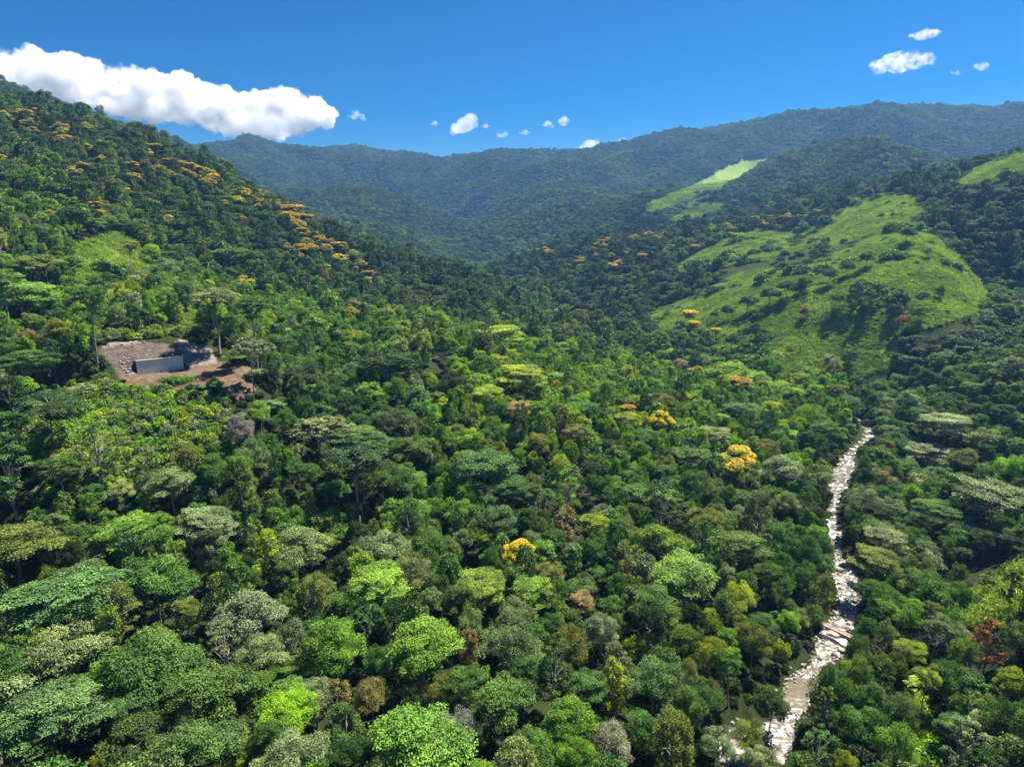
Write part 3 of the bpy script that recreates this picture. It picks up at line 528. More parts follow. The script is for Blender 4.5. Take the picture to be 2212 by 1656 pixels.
def zone(u, v, D, q):
    if D > 1100: P = (('dk',.5),('md',.32),('bg',.18)); K = (('dome',.45),('round',.5),('umbrella',.05))
    elif D > 430 and u < 1060: P = (('dk',.48),('md',.3),('ol',.1),('bg',.12)); K = (('dome',.4),('umbrella',.1),('round',.35),('column',.15))
    elif D > 560: P = (('dk',.55),('md',.3),('ol',.05),('bg',.1)); K = (('dome',.45),('umbrella',.08),('round',.37),('column',.1))
    elif u > 1830: P = (('bg',.3),('bl',.22),('md',.24),('dk',.22),('ol',.02)); K = (('dome',.36),('umbrella',.3),('feathery',.1),('round',.15),('rosette',.06),('sparse',.03))
    elif v < 1060 and u > 930: P = (('br',.34),('yl',.14),('md',.24),('ol',.03),('lm',.17),('dk',.08)); K = (('dome',.35),('umbrella',.2),('round',.22),('column',.2),('feathery',.03))
    elif v < 800: P = (('br',.34),('md',.22),('yl',.14),('lm',.1),('pl',.06),('dk',.06),('bg',.08)); K = (('dome',.38),('umbrella',.12),('round',.25),('column',.15),('feathery',.06),('sparse',.04))
    else: P = (('md',.32),('bg',.22),('bl',.13),('br',.17),('ol',.03),('dk',.13)); K = (('dome',.42),('round',.15),('umbrella',.16),('column',.12),('feathery',.08),('rosette',.04),('sparse',.03))
    return P, K
def pick(rng, opts):
    x = rng.uniform(); 
    for k, p in opts:
        x -= p
        if x <= 0: return k
    return opts[0][0]
nd = 52000; a = rnd.uniform(R(-43), R(43), nd); r = np.sqrt(rnd.uniform(75**2, 640**2, nd)); X = r*np.sin(a); Y = r*np.cos(a); Z = H(X, Y); mm, ss, uu, vv, ff = masks(X, Y, Z)
rivd = np.full(nd, 1e9)
for k in range(0, 260, 2): rivd = np.minimum(rivd, np.hypot(X-RIV[k,0], Y-RIV[k,1])-RIVW[k])
TH_ = np.arctan2(X, Y)
order = rnd.permutation(nd); big = rnd.uniform(0, 1, nd)
SHR = [(100,820),(300,840),(470,880),(480,960),(420,1050),(120,1060),(60,940)]
low = inpoly(uu, vv, SHR) & (Y/S > 160) & (Y/S < 215)
sa = (X-WC[0])*WT[0]+(Y-WC[1])*WT[1]; sm = (X-WC[0])*WN[0]+(Y-WC[1])*WN[1]
front = (np.abs(sa-4) < 26) & (sm > -32) & (sm < 34)
for i in order:
    if mm[i] or ss[i] or rivd[i] < 3.5 or low[i] or front[i]: continue
    rr_ = 3.2+float(np.interp(r[i], [190,330], [8.2,5.6]))*big[i]**1.8 + (1.2 if r[i] < 190 else 0)
    if rivd[i] < rr_*.75: rr_ = rivd[i]/.75
    if rr_ < 2.2: continue
    # keep the open ground open: road cut, car, stream, glade
    pu = 2*rr_*F/ff[i]; cv_ = vv[i]-16*(rr_/10*.55+.45)*F/ff[i]; dd_ = np.hypot(KEEP[:,0]-uu[i], (KEEP[:,1]-cv_)*1.15)
    if ((dd_ < pu*.5+KEEP[:,2]) & (KEEP[:,3]*S > Y[i])).any(): continue
    if not clear(X[i], Y[i], rr_): continue
    hgt = rr_/9.4
    if 0 < sm[i] < 80 and abs(sa[i]-4) < 34: hgt *= .55
    occupy(X[i], Y[i], rr_)
    P, K = zone(uu[i], vv[i], Y[i]/S, 0); kd = pick(rnd, K); rad = NEAR[kd][0][4]; s = rr_/rad; sz = .6*s+.4*rnd.uniform(.5, 1.6) if hgt == rr_/9.4 else .55*s
    if kd == 'column': s = min(s, 1.1)
    add(kd, pick(rnd, P), X[i], Y[i], Z[i], s, sz, r=rr_, hand=False)
print('trees near', len(TREES))

# what shows: paint crowns front to back on a coarse grid and count
BW, BH = 553, 414; buf = np.zeros((BH, BW), bool)
for t in sorted(TREES, key=lambda t: t['y']):
    zc = 10 if t['kind'] == 'dead' else NEAR[t['kind']][0][3]
    u, v, f = project(np.array(t['x']), np.array(t['y']), np.array(t['z']+zc*t['sz'])); t['u'], t['v'] = float(u), float(v); t['px'] = float(2*t['r']*F/f); rp = t['px']/8; ry = max(rp*.7, 1)
    u0, u1, v0, v1 = int(max(0, u/4-rp)), int(min(BW, u/4+rp+1)), int(max(0, v/4-ry)), int(min(BH, v/4+ry+1)); t['vis'] = 0
    if u1 <= u0 or v1 <= v0: continue
    yy, xx = np.mgrid[v0:v1, u0:u1]; d = ((xx-u/4)/max(rp, 1))**2+((yy-v/4)/ry)**2 < 1; b = buf[v0:v1, u0:u1]; t['vis'] = int((d & ~b).sum()); b |= d
rest = sorted([t for t in TREES if not t['hand'] and t['vis'] > 0], key=lambda t: -t['vis'])
hands = [t for t in TREES if t['hand'] and (t['vis'] > 0)]
plain = [t for t in hands if 'blos' not in t and t['kind'] != 'dead']
SINGLE = hands + rest[:max(0, 300-len(plain))]
for t in SINGLE: t['single'] = True
MASS = [t for t in TREES if not t.get('single') and not t['hand']]
print('single', len(SINGLE), 'plain hand', len(plain), 'mass', len(MASS), 'smallest single px', min(t['px'] for t in SINGLE))

NAMES = dict(dome='broadleaf_tree', round='round_crowned_tree', umbrella='umbrella_tree', feathery='feathery_tree', column='vine_covered_tree', rosette='rosette_leaved_tree', tall='tall_tree', slender='slender_tree', sparse='open_crowned_tree', shrub='shrub', dead='bare_tree')
def vary(c, rng, k=.16): c = np.array(c)*rng.uniform(1-k, 1+k)*np.array([rng.uniform(.88,1.14), 1, rng.uniform(.8,1.25)]); return c
for i, t in enumerate(SINGLE):
    kd = t['kind']; rg = np.random.default_rng(1000+i)
    e = put(bpy.data.objects.new('flowering_tree' if 'blos' in t else NAMES[kd], None)); e.empty_display_size = .5
    e.location = (t['x'], t['y'], t['z']-.2); k_ = rg.uniform(.86, 1.16); e.scale = (t['s']*k_, t['s']/k_, t['sz']); w_ = 0 if kd in ('tall','slender') else .05; e.rotation_euler = (rg.normal()*w_, rg.normal()*w_, rg.uniform(0, 6.28)); t['obj'] = e
    if kd == 'dead':
        w = put(bpy.data.objects.new('branches', DEADS[i % 2]), e); w.color = (*np.clip(vary(TINT[t['tint']], rg)*1.2, 0, 1), 1); continue
    sh = dims(kd, t['px']); cm, wm, bm, zc, rad = sh[1 if 'blos' in t and t['px'] > 58 else int(rg.integers(len(sh)))]
    o = put(bpy.data.objects.new('trunk', wm), e); o = put(bpy.data.objects.new('crown', cm), e); o.color = (*vary(TINT[t['tint']], rg), 1)
    if 'blos' in t: o = put(bpy.data.objects.new('blossoms', bm), e); o.color = (*vary(TINT[t['blos']], rg, .12), 1)

# ------------------------------------------------------------------ the forest too far or too hidden to count, undergrowth, meadow grass
cm_ = np.maximum.accumulate((GZ-ZC+6)/RR, axis=0)
def seen(X, Y, Z, pad):
    a = np.arctan2(X, Y); r = np.hypot(X, Y); j = np.clip(np.searchsorted(th, a), 0, nth-1); i = np.clip(np.searchsorted(rr, r*.985)-1, 0, nr-1)
    return (Z+pad-ZC)/r > cm_[i, j]
def field(r0, r1, spacing, seed, half=41):
    rg = np.random.default_rng(seed); nx = int(2*r1*math.sin(R(half))/spacing); ny = int(r1/spacing)
    gx, gy = np.meshgrid((np.arange(nx)-nx/2)*spacing, np.arange(ny)*spacing); gx = gx+((np.arange(ny) % 2)*.5*spacing)[:,None]; gx = (gx+rg.uniform(-.42,.42,gx.shape)*spacing).ravel(); gy = (gy+rg.uniform(-.42,.42,gy.shape)*spacing).ravel()
    r = np.hypot(gx, gy); k = (r > r0) & (r < r1) & (np.abs(np.arctan2(gx, gy)) < R(half)); return gx[k], gy[k], rg
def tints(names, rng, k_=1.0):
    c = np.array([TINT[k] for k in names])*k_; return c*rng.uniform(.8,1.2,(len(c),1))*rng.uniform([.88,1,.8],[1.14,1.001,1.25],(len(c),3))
KM = ['dome','round','umbrella','column','feathery']
mk = [mass_proto(k, 30+j, .28) for k in KM for j in range(2)]
which = np.array([KM.index(t['kind'])*2+int(rnd.integers(2)) if t['kind'] in KM else 0 for t in MASS])
scatter('forest', [p[0] for p in mk], [(t['x'], t['y'], t['z']) for t in MASS], which, np.array([(t['s'], t['s'], t['sz']) for t in MASS]), rnd.uniform(0, 6.28, len(MASS)), tints([t['tint'] for t in MASS], rnd), 'dense green forest canopy filling in between the nearer trees')
def hillside(name, r0, r1, spacing, q, seed, label, rmin, rmax):
    x, y, rg = field(r0, r1, spacing, seed); z = H(x, y); k = seen(x, y, z, 22); x, y, z = x[k], y[k], z[k]; mm, ss, u, v, f = masks(x, y, z); k = (mm < .5) & (v < 1700) & (np.hypot(x, y) > r0)
    for poly, d0, d1 in MEADOW:
        for hh in (4, 9, 14): k &= ~(inpoly(u, v-hh*F/f, poly) & (y/S < FD(d1)) & (y/S > d0*.6) & (rg.uniform(size=len(x)) < .92))
    x, y, z, u, v, mm = x[k], y[k], z[k], u[k], v[k], mm[k]
    kk, cc = [], []
    patch = fbm(x/90, y/90, 3, 40)
    for i in range(len(x)):
        P, K = zone(u[i], v[i], y[i]/S, 0); kk.append(pick(rg, K)); cc.append(pick(rg, P) if patch[i] < .5 else pick(rg, (('md',.45),('ol',.15),('br',.4))))
    base_k = ['dome','round','umbrella','column']; w = np.array([base_k.index(k if k in base_k else 'dome')*2+int(rg.integers(2)) for k in kk])
    ps = [mass_proto(k, 50+j, q) for k in base_k for j in range(2)]; rad = rg.uniform(rmin, rmax, len(x))*np.where(rg.uniform(size=len(x)) < .12, 1.35, 1); s = rad/np.array([p[2] for p in ps])[w]; sz = s*rg.uniform(.8,1.15,len(x))
    print(name, len(x))
    return scatter(name, [p[0] for p in ps], np.stack([x, y, z-.5], -1), w, np.stack([s, s, sz], -1), rg.uniform(0, 6.28, len(x)), tints(cc, rg, .72), label)
hillside('hillside_forest', 625, 1750, 9.6, .12, 11, 'dark green forest covering the middle hills and the valley', 4.6, 7.6)
hillside('mountain_forest', 1750, 5400, 13.5, .035, 12, 'blue green forest covering the far mountains', 6.3, 9.6)
# undergrowth
x, y, rg = field(70, 640, 5.6, 13); z = H(x, y); k = seen(x, y, z, 10); x, y, z = x[k], y[k], z[k]; mm, ss, u, v, f = masks(x, y, z)
rd = np.full(len(x), 1e9)
for k in range(0, 260, 2): rd = np.minimum(rd, np.hypot(x-RIV[k,0], y-RIV[k,1])-RIVW[k])
sa = (x-WC[0])*WT[0]+(y-WC[1])*WT[1]; sm = (x-WC[0])*WN[0]+(y-WC[1])*WN[1]
gl_ = inpoly(u, v, [(1990,1180),(2060,1150),(2230,1150),(2230,1215),(2100,1260),(2040,1250)]) & (y/S < 230)  # gully left bare so its dark floor colour stands in for deep shade
gl_ |= (np.abs(u-940) < 34) & (np.abs(v-778) < 26) & (y/S > 270) & (y/S < 330)
keep = (mm < .5) & (ss < .5) & (rd > 1.5) & ~gl_ & ~((np.abs(sa-3) < 15) & (sm > -24.5) & (sm < 9)); x, y, z, u, v, rd = x[keep], y[keep], z[keep], u[keep], v[keep], rd[keep]; sa, sm = sa[keep], sm[keep]
lowz = inpoly(u, v, SHR) & (y/S < 215)
xs, ys, rs = field(200, 430, 2.7, 17); zs_ = H(xs, ys); ms, ss2, us, vs, fs = masks(xs, ys, zs_); sas = (xs-WC[0])*WT[0]+(ys-WC[1])*WT[1]; sms = (xs-WC[0])*WN[0]+(ys-WC[1])*WN[1]; ks = inpoly(us, vs, [(80,815),(300,838),(480,858),(520,930),(470,1080),(90,1090),(40,930)]) & (ss2 < .5) & (sms > 9) | (np.abs(sas-2) < 30) & (sms < -25.5) & (sms > -37) & (ss2 < .5) & (ms < .5)
x, y, z, lowz = np.r_[x, xs[ks]], np.r_[y, ys[ks]], np.r_[z, zs_[ks]], np.r_[lowz, np.ones(ks.sum(), bool)]; sa, sm = np.r_[sa, np.full(ks.sum(), 99)], np.r_[sm, np.full(ks.sum(), 99)]
sp = [mass_proto('shrub', 60+j, .45) for j in range(3)]
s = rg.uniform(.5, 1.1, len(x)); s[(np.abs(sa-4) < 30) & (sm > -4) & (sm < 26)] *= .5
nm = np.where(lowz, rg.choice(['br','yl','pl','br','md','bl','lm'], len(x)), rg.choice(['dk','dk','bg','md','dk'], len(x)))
scatter('undergrowth', [p[0] for p in sp], np.stack([x, y, z-.2], -1), rg.integers(0, 3, len(x)), np.stack([s, s, s*rg.uniform(.8,1.5,len(x))], -1), rg.uniform(0, 6.28, len(x)), tints(nm, rg, np.where(lowz, 1.0, .6)[:,None]), 'leafy shrubs and saplings under and between the trees')  # shrubs under trees get darkened tints: the gaps' shade is put into their colour
# meadow
def tuft(seed):
    rg = np.random.default_rng(seed); m_ = 90; P = rg.normal(size=(m_,3))*np.array([.55,.55,0]); P[:,2] = np.abs(rg.normal(size=m_))*.25+.1; d = unit(P*np.array([.5,.5,0])+UP*.9+rg.normal(size=(m_,3))*.35)
    V, f = leaves(P+d*.25, unit(rg.normal(size=(m_,3))*np.array([1,1,.6])+UP*.5), .75, .2, rg, Dr=d); return bpy.data.objects.new('tuft', mesh('tuft', V, f, M_LEAFI, False, dict(leaf_random=rg.uniform(0,1,m_), clump_random=rg.uniform(.3,.7,m_))))
gx_, gy_, gr_ = [], [], None
x1, y1, rg = field(120, 1250, 2.5, 14); z1 = H(x1, y1); mm, ss, u, v, f = masks(x1, y1, z1); x2, y2, _r = field(1250, 2500, 6.0, 15); x1, y1 = np.r_[x1, x2], np.r_[y1, y2]; z1 = H(x1, y1); mm, ss, u, v, f = masks(x1, y1, z1); k = (mm > .5) & seen(x1, y1, z1, 9); x, y, z, u, v = x1[k], y1[k], z1[k], u[k], v[k]
pt_ = fbm(x/26, y/26, 4, 60); s = rg.uniform(.9, 2.0, len(x))*(.75+pt_)*np.interp(y, [300,1200,1300,2400], [1,1.5,2.8,4])
scatter('meadow_grass', [tuft(j) for j in range(3)], np.stack([x, y, z-.05], -1), rg.integers(0, 3, len(x)), np.stack([s, s, s], -1), rg.uniform(0, 6.28, len(x)), np.where((pt_ > .47)[:,None], np.array([[.36,.49,.08]]), np.array([[.26,.38,.06]]))*rg.uniform(.75,1.2,(len(x),1)), 'tall bright grass growing in clumps on the open slopes')
gul = np.abs(fbm(x/75+9, y/75, 3, 66)-.44) < .014
k = (rg.uniform(size=len(x)) < .03*(pt_ > .38)+.09*(pt_ > .54)+.3*gul); s = rg.uniform(.25, .8, k.sum())*np.where(rg.uniform(size=k.sum()) < .15, 2.0, 1)*np.where(gul[k], 2.0, 1)*np.interp(y[k], [600,1300], [1,1.6])
scatter('meadow_bushes', [mass_proto('shrub', 70+j, .3)[0] for j in range(2)], np.stack([x, y, z-.1], -1)[k], rg.integers(0, 2, k.sum()), np.stack([s, s, s], -1), rg.uniform(0, 6.28, k.sum()), tints(rg.choice(['md','br','dk','dk','md'], k.sum()), rg), 'low bushes dotted over the open grass slopes')

# ------------------------------------------------------------------ stream
def tang(P): t = np.gradient(P[:,:2], axis=0); t /= np.linalg.norm(t, axis=1, keepdims=True); return t
tt = np.linspace(0, 259, 1500); WP = np.stack([np.interp(tt, np.arange(260), RIV[:,k]) for k in range(3)], -1); WWd = np.interp(tt, np.arange(260), RIVW)+.9; WT_ = tang(WP); WS = np.stack([WT_[:,1], -WT_[:,0]], -1)
ac = np.linspace(-1, 1, 26); wx = WP[:,0:1]+WS[:,0:1]*WWd[:,None]*ac; wy = WP[:,1:2]+WS[:,1:2]*WWd[:,None]*ac
calm = np.exp(-((np.arange(1500)-np.interp(128, [0],[0])-0)**2)*0)
pool = np.exp(-((WP[:,1]-128*S-4)/11)**2) + .8*np.exp(-((WP[:,1]-100*S)/8)**2)      # slack brown pool below the rapids
wz = WP[:,2:3]+ZC+((fbm(wx/2.3, wy/2.3, 4, 31)-.47)*1.7+(fbm(wx/.7, wy/.7, 2, 33)-.37)*.45)*(1-.88*np.clip(pool,0,1))[:,None]
I2 = np.arange(wx.size).reshape(wx.shape); q2 = np.stack([I2[:-1,:-1], I2[1:,:-1], I2[1:,1:], I2[:-1,1:]], -1).reshape(-1, 4)
m, nt, bs, _ = nodes('stream_water'); M_WATER = m
nf = noise(nt, .55, 6, .7); nb = noise(nt, .13, 3, .6)
foam = math_(nt, 'MULTIPLY', ramp(nt, math_(nt, 'ADD', math_(nt, 'MULTIPLY', nf, .7), math_(nt, 'MULTIPLY', nb, .35)), [(.48, (0,0,0)), (.66, (1,1,1))]), math_(nt, 'SUBTRACT', 1, attr(nt, 'pool')))
nt.links.new(mix(nt, foam, mix(nt, nb, (.08,.075,.055), (.17,.14,.09)), (.27,.275,.27)), bs.inputs['Base Color']); nt.links.new(math_(nt, 'MULTIPLY_ADD', foam, .5, .12), bs.inputs['Roughness']); bs.inputs['Specular IOR Level'].default_value = .6
bump(nt, bs, noise(nt, 2.2, 5, .7), .5, .25)
me = mesh('stream', np.stack([wx, wy, wz], -1).reshape(-1, 3), q2, M_WATER, True)
at = me.attributes.new('pool', 'FLOAT', 'POINT'); at.data.foreach_set('value', np.repeat(np.clip(pool, 0, 1), 26).astype(np.float32))
tag(put(bpy.data.objects.new('stream', me)), kind='structure')

# ------------------------------------------------------------------ stones
def ico():
    p = (1+5**.5)/2; v = np.array([(-1,p,0),(1,p,0),(-1,-p,0),(1,-p,0),(0,-1,p),(0,1,p),(0,-1,-p),(0,1,-p),(p,0,-1),(p,0,1),(-p,0,-1),(-p,0,1)])
    f = [(0,11,5),(0,5,1),(0,1,7),(0,7,10),(0,10,11),(1,5,9),(5,11,4),(11,10,2),(10,7,6),(7,1,8),(3,9,4),(3,4,2),(3,2,6),(3,6,8),(3,8,9),(4,9,5),(2,4,11),(6,2,10),(8,6,7),(9,8,1)]
    v = list(unit(v)); c = {}; out = []
    def md(a, b):
        k = (min(a,b), max(a,b))
        if k not in c: v.append(unit(v[a]+v[b])); c[k] = len(v)-1
        return c[k]
    for (a, b, d) in f: x, y, z = md(a,b), md(b,d), md(d,a); out += [(a,x,z),(x,b,y),(z,y,d),(x,y,z)]
    return np.array(v), np.array(out)
IV, IF = ico()
m, nt, bs, _ = nodes('river_stone'); M_STONE = m
nt.links.new(mix(nt, .55, ramp(nt, noise(nt, 1.8, 5), [(.3, (.2,.18,.16)), (.55, (.4,.37,.33)), (.75, (.6,.56,.5))]), N(nt, 'ShaderNodeObjectInfo').outputs['Color'], 'MULTIPLY'), bs.inputs['Base Color']); bs.inputs['Roughness'].default_value = .8
STONES = []
for k in range(6):
    rg = np.random.default_rng(300+k); v = IV.copy()
    for _ in range(9): d = unit(rg.normal(size=3)); c = rg.uniform(.62, .9); h = v@d; v = v - np.clip(h-c, 0, None)[:,None]*d*.85
    STONES.append(mesh('stone', v*np.array([1, rg.uniform(.7,.95), rg.uniform(.55,.8)]), IF, M_STONE, False))
def stone(name, x, y, z, s, rg, parent=None, grey=.8):
    o = put(bpy.data.objects.new(name, STONES[int(rg.integers(6))]), parent); o.location = (x, y, z); o.scale = (s*rg.uniform(.8,1.3), s*rg.uniform(.8,1.2), s*rg.uniform(.75,1.1)); o.rotation_euler = (rg.uniform(-.3,.3), rg.uniform(-.3,.3), rg.uniform(0,6.28)); g = grey*rg.uniform(.7,1.25); o.color = (g, g*.97, g*.92, 1); return o
rg = np.random.default_rng(91); BOULD = []
for k in range(34):
    i = int(np.interp(rg.uniform(), [0,.3,1], [60,100,150])); j = i; sd_ = rg.choice([-1,1])*rg.uniform(.35,1.05); n2 = tang(RIV)[j]; sx = np.array([n2[1], -n2[0]])
    p = RIV[j,:2]+sx*RIVW[j]*sd_+rg.normal(size=2)*.8; s = rg.uniform(.9, 2.1)
    BOULD.append((stone('boulder', p[0], p[1], RIV[j,2]+ZC+s*.1, s, rg, grey=.75), j))
sv, sf = [], []
for k in range(420):
    j = int(rg.uniform(20, 175)); n2 = tang(RIV)[j]; sx = np.array([n2[1], -n2[0]]); sd_ = rg.choice([-1,1])*rg.uniform(.7,1.2); p = RIV[j,:2]+sx*(RIVW[j]*sd_)+rg.normal(size=2); s = rg.uniform(.25,.75); sv.append(IV*s*rg.uniform(.6,1.2,3)+np.array([p[0], p[1], float(max(RIV[j,2]+ZC, H(np.array([p[0]]), np.array([p[1]]))[0]))])); sf.append(IF+k*len(IV))
o = tag(put(bpy.data.objects.new('stream_pebbles', mesh('stream_pebbles', np.concatenate(sv), np.concatenate(sf), M_STONE))), 'small grey stones strewn along the edges of the stream', kind='stuff'); o.color = (.8,.78,.74,1)

# ------------------------------------------------------------------ road cut: wall, stones, posts, track
def simple(name, c, rough=.8, n_=None, spec=.3):
    m, nt, bs, _ = nodes(name)
    if n_: nt.links.new(mix(nt, noise(nt, n_, 5), tuple(x*.7 for x in c), tuple(min(1, x*1.25) for x in c)), bs.inputs['Base Color'])
    else: bs.inputs['Base Color'].default_value = (*c, 1)
    bs.inputs['Roughness'].default_value = rough; bs.inputs['Specular IOR Level'].default_value = spec; return m
def boxm(c, d):
    x, y, z = np.array(d)/2; v = np.array([(-x,-y,-z),(x,-y,-z),(x,y,-z),(-x,y,-z),(-x,-y,z),(x,-y,z),(x,y,z),(-x,y,z)])+np.array(c); return v, np.array([(3,2,1,0),(4,5,6,7),(0,1,5,4),(1,2,6,5),(2,3,7,6),(3,0,4,7)])
WROT = math.atan2(WT[1], WT[0])
m, nt, bs, _ = nodes('poured_concrete'); M_CONC = m
nc = noise(nt, .35, 6, .65); nc2 = noise(nt, 3.0, 4, .7)
nt.links.new(mix(nt, nc2, ramp(nt, nc, [(.35, (.46,.45,.42)), (.5, (.62,.6,.56)), (.65, (.74,.72,.68))]), (.64,.62,.58)), bs.inputs['Base Color']); bs.inputs['Roughness'].default_value = .85; bump(nt, bs, nc2, .3, .03)
wall = put(bpy.data.objects.new('retaining_wall', None)); wall.location = (WC[0], WC[1], WZ+ZC); wall.rotation_euler = (0, 0, WROT)
npan = 6; pw = WLEN/npan
for k in range(npan):      # poured bays with recessed joints
    hgt = WH; b = put(bpy.data.objects.new('concrete_bay', mesh('concrete_bay', *boxm((0, 0, (hgt-1.2)/2), (pw-.03, .55, hgt+1.2)), M_CONC)), wall); b.location = (-WLEN/2+(k+.5)*pw, .004*(k % 2), .0)
put(bpy.data.objects.new('backfill', mesh('backfill', *boxm((0, 2.9, WH/2-.2), (WLEN-.2, 5.2, WH+.1)), simple('backfill_earth', (.16,.13,.105), .95, 1.2, .1))), wall)
cp = put(bpy.data.objects.new('coping', mesh('coping', *boxm((0, 0, WH+.13), (WLEN+.12, .72, .25)), simple('coping_concrete', (.55,.54,.52), .8, 2.0))), wall)
tag(wall, 'long grey concrete retaining wall set into the bare earth of the road cut', 'wall')
def at_site(a, m_): return WC[:2]+WT*a+WN*m_
for nm_, a0, a1, cnt, lab, big_ in (('stone_revetment', -WLEN/2-6, -WLEN/2-.6, 34, 'loose pale stones piled at the left end of the concrete retaining wall', .6),('stone_revetment', WLEN/2+.6, WLEN/2+4.2, 20, 'large boulders stacked against the right end of the concrete retaining wall', .85)):
    p = at_site((a0+a1)/2, 0); e = put(bpy.data.objects.new(nm_, None)); e.location = (p[0], p[1], WZ+ZC); tag(e, lab, 'stones')
    for k in range(cnt):
        a_ = rg.uniform(a0, a1); m_ = rg.uniform(-9, 2.5); q = at_site(a_, m_); z = float(H(np.array([q[0]]), np.array([q[1]]))[0]); stone('stone', q[0]-p[0], q[1]-p[1], z-WZ-ZC+.15, big_*rg.uniform(.6,1.3), rg, e, .75)
ROADL = ['leftmost','second from left','middle','second from right','rightmost']
for k, a_ in enumerate((-16.5,-11,-6.5,-1.2,6)):
    q = at_site(a_, -18.2); z = float(H(np.array([q[0]]), np.array([q[1]]))[0]); o = stone('boulder', q[0], q[1], z+.2, .62, rg, grey=.4); tag(o, f'small dark rock on the track edge above the wall, {ROADL[k]} of five', 'rock', 'dark rocks along the track edge')
q = at_site(7.5, -3.0); z = float(H(np.array([q[0]]), np.array([q[1]]))[0]); e = put(bpy.data.objects.new('marker_post', None)); e.location = (q[0], q[1], z); tag(e, 'thin wooden marker post with a yellow foot above the concrete wall', 'post')
put(bpy.data.objects.new('post', mesh('post', *tube([(0,0,0),(.05,0,1.2),(.02,0,2.4)], .09, 6), simple('post_wood', (.4,.24,.12)))), e); put(bpy.data.objects.new('yellow_foot', mesh('yellow_foot', *boxm((0,0,.35), (.6,.6,.7)), simple('yellow_paint', (.75,.5,.03), .5))), e)

# ------------------------------------------------------------------ plants of the cut: grass clumps, big-leaved plants, fallen trunk
def blades(seed, n_, spread, hgt, w):
    rg = np.random.default_rng(seed); P = rg.normal(size=(n_,3))*np.array([spread,spread*.6,0]); d = unit(rg.normal(size=(n_,3))*np.array([.5,.5,0])+UP); h_ = hgt*rg.uniform(.6,1.1,n_); s_ = unit(np.cross(d, rg.normal(size=(n_,3))))*w
    tip = P+d*h_[:,None]+d*np.array([1,1,0])*h_[:,None]*.5-UP*(h_*.15)[:,None]; mid_ = P+d*h_[:,None]*.55
    V = np.stack([P-s_*.6, P+s_*.6, mid_+s_, tip, mid_-s_], 1).reshape(-1,3); b = np.arange(n_)[:,None]*5; f = np.concatenate([b+np.array([[0,1,2,4]]), b+np.array([[4,2,3,3]])]); return V, np.concatenate([b+np.array([[0,1,2,4]])]), b+np.array([[4,2,3]]), rg
def blade_obj(name, seed, n_, spread, hgt, w, tint, loc, parent=None):
    V, f4, f3, rg = blades(seed, n_, spread, hgt, w); tri = np.concatenate([f4[:,[0,1,2]], f4[:,[0,2,3]], f3]); o = put(bpy.data.objects.new(name, mesh(name, V, tri, M_LEAF, False, dict(leaf_random=np.tile(rg.uniform(0,1,n_),3), clump_random=np.tile(rg.uniform(.3,.7,n_),3)))), parent); o.location = loc; o.color = (*tint, 1); return o
def gpt(u, v): x, y, z = foot(u, v); return x, y, float(H(np.array([x]), np.array([y]))[0])
for (u, v, sp_, lab) in ((372,826,2.2,'smaller tuft of tall bright grass on the earth bank below the wall'),(402,823,3.2,'wide clump of tall bright grass on the earth bank below the wall')):
    tag(blade_obj('grass_clump', int(u), 900, sp_, 2.6, .12, (.11,.26,.02), gpt(u, v)), lab, 'grass clump')
for (u, v, sc_, lab) in ((432,842,1.0,'big-leaved plant with pale upright leaves at the foot of the earth bank'),(450,850,.8,'smaller big-leaved plant beside the pale one below the earth bank'),(1880,1352,1.0,'big-leaved plant with spiky fronds on the stream bank below the footbridge')):
    x, y, z = gpt(u, v); e = put(bpy.data.objects.new('large_leaved_plant', None)); e.location = (x, y, z); e.scale = (sc_,)*3; tag(e, lab, 'plant')
    rg2 = np.random.default_rng(int(u))
    for k in range(13):
        a_ = k*2.4; L_ = rg2.uniform(2.6, 4.2); t = np.linspace(0, 1, 6); el = rg2.uniform(.5, 1.25); c = np.stack([np.cos(a_)*np.cos(el)*L_*t, np.sin(a_)*np.cos(el)*L_*t, np.sin(el)*L_*t-1.1*t**2.2*L_*.4], -1); sd_ = np.array([-math.sin(a_), math.cos(a_), 0]); w_ = .55*np.sin(np.clip(t*.9+.1,0,1)*math.pi)**.7+.03
        V = np.concatenate([c-sd_*w_[:,None]+UP*.12*w_[:,None], c, c+sd_*w_[:,None]+UP*.12*w_[:,None]]); f = [(r_*6+i, r_*6+i+1, (r_+1)*6+i+1, (r_+1)*6+i) for r_ in range(2) for i in range(5)]
        o = put(bpy.data.objects.new('leaf', mesh('leaf', V, f, M_LEAF, True, dict(leaf_random=np.full(10, rg2.uniform()), clump_random=np.full(10,.5)))), e); o.color = (.16,.3,.08,1)
x0, y0, z0 = gpt(366, 920); x1_, y1_, z1_ = gpt(407, 917); o = put(bpy.data.objects.new('fallen_trunk', mesh('fallen_trunk', *tube([(x0,y0,z0+1.6),((x0+x1_)/2,(y0+y1_)/2,(z0+z1_)/2+1.5),(x1_,y1_,z1_+1.9)], [.34,.3,.2], 8), M_DEAD, True))); o.color = (.5,.46,.4,1); tag(o, 'pale fallen trunk lying on the cleared slope below the earth bank', 'log')

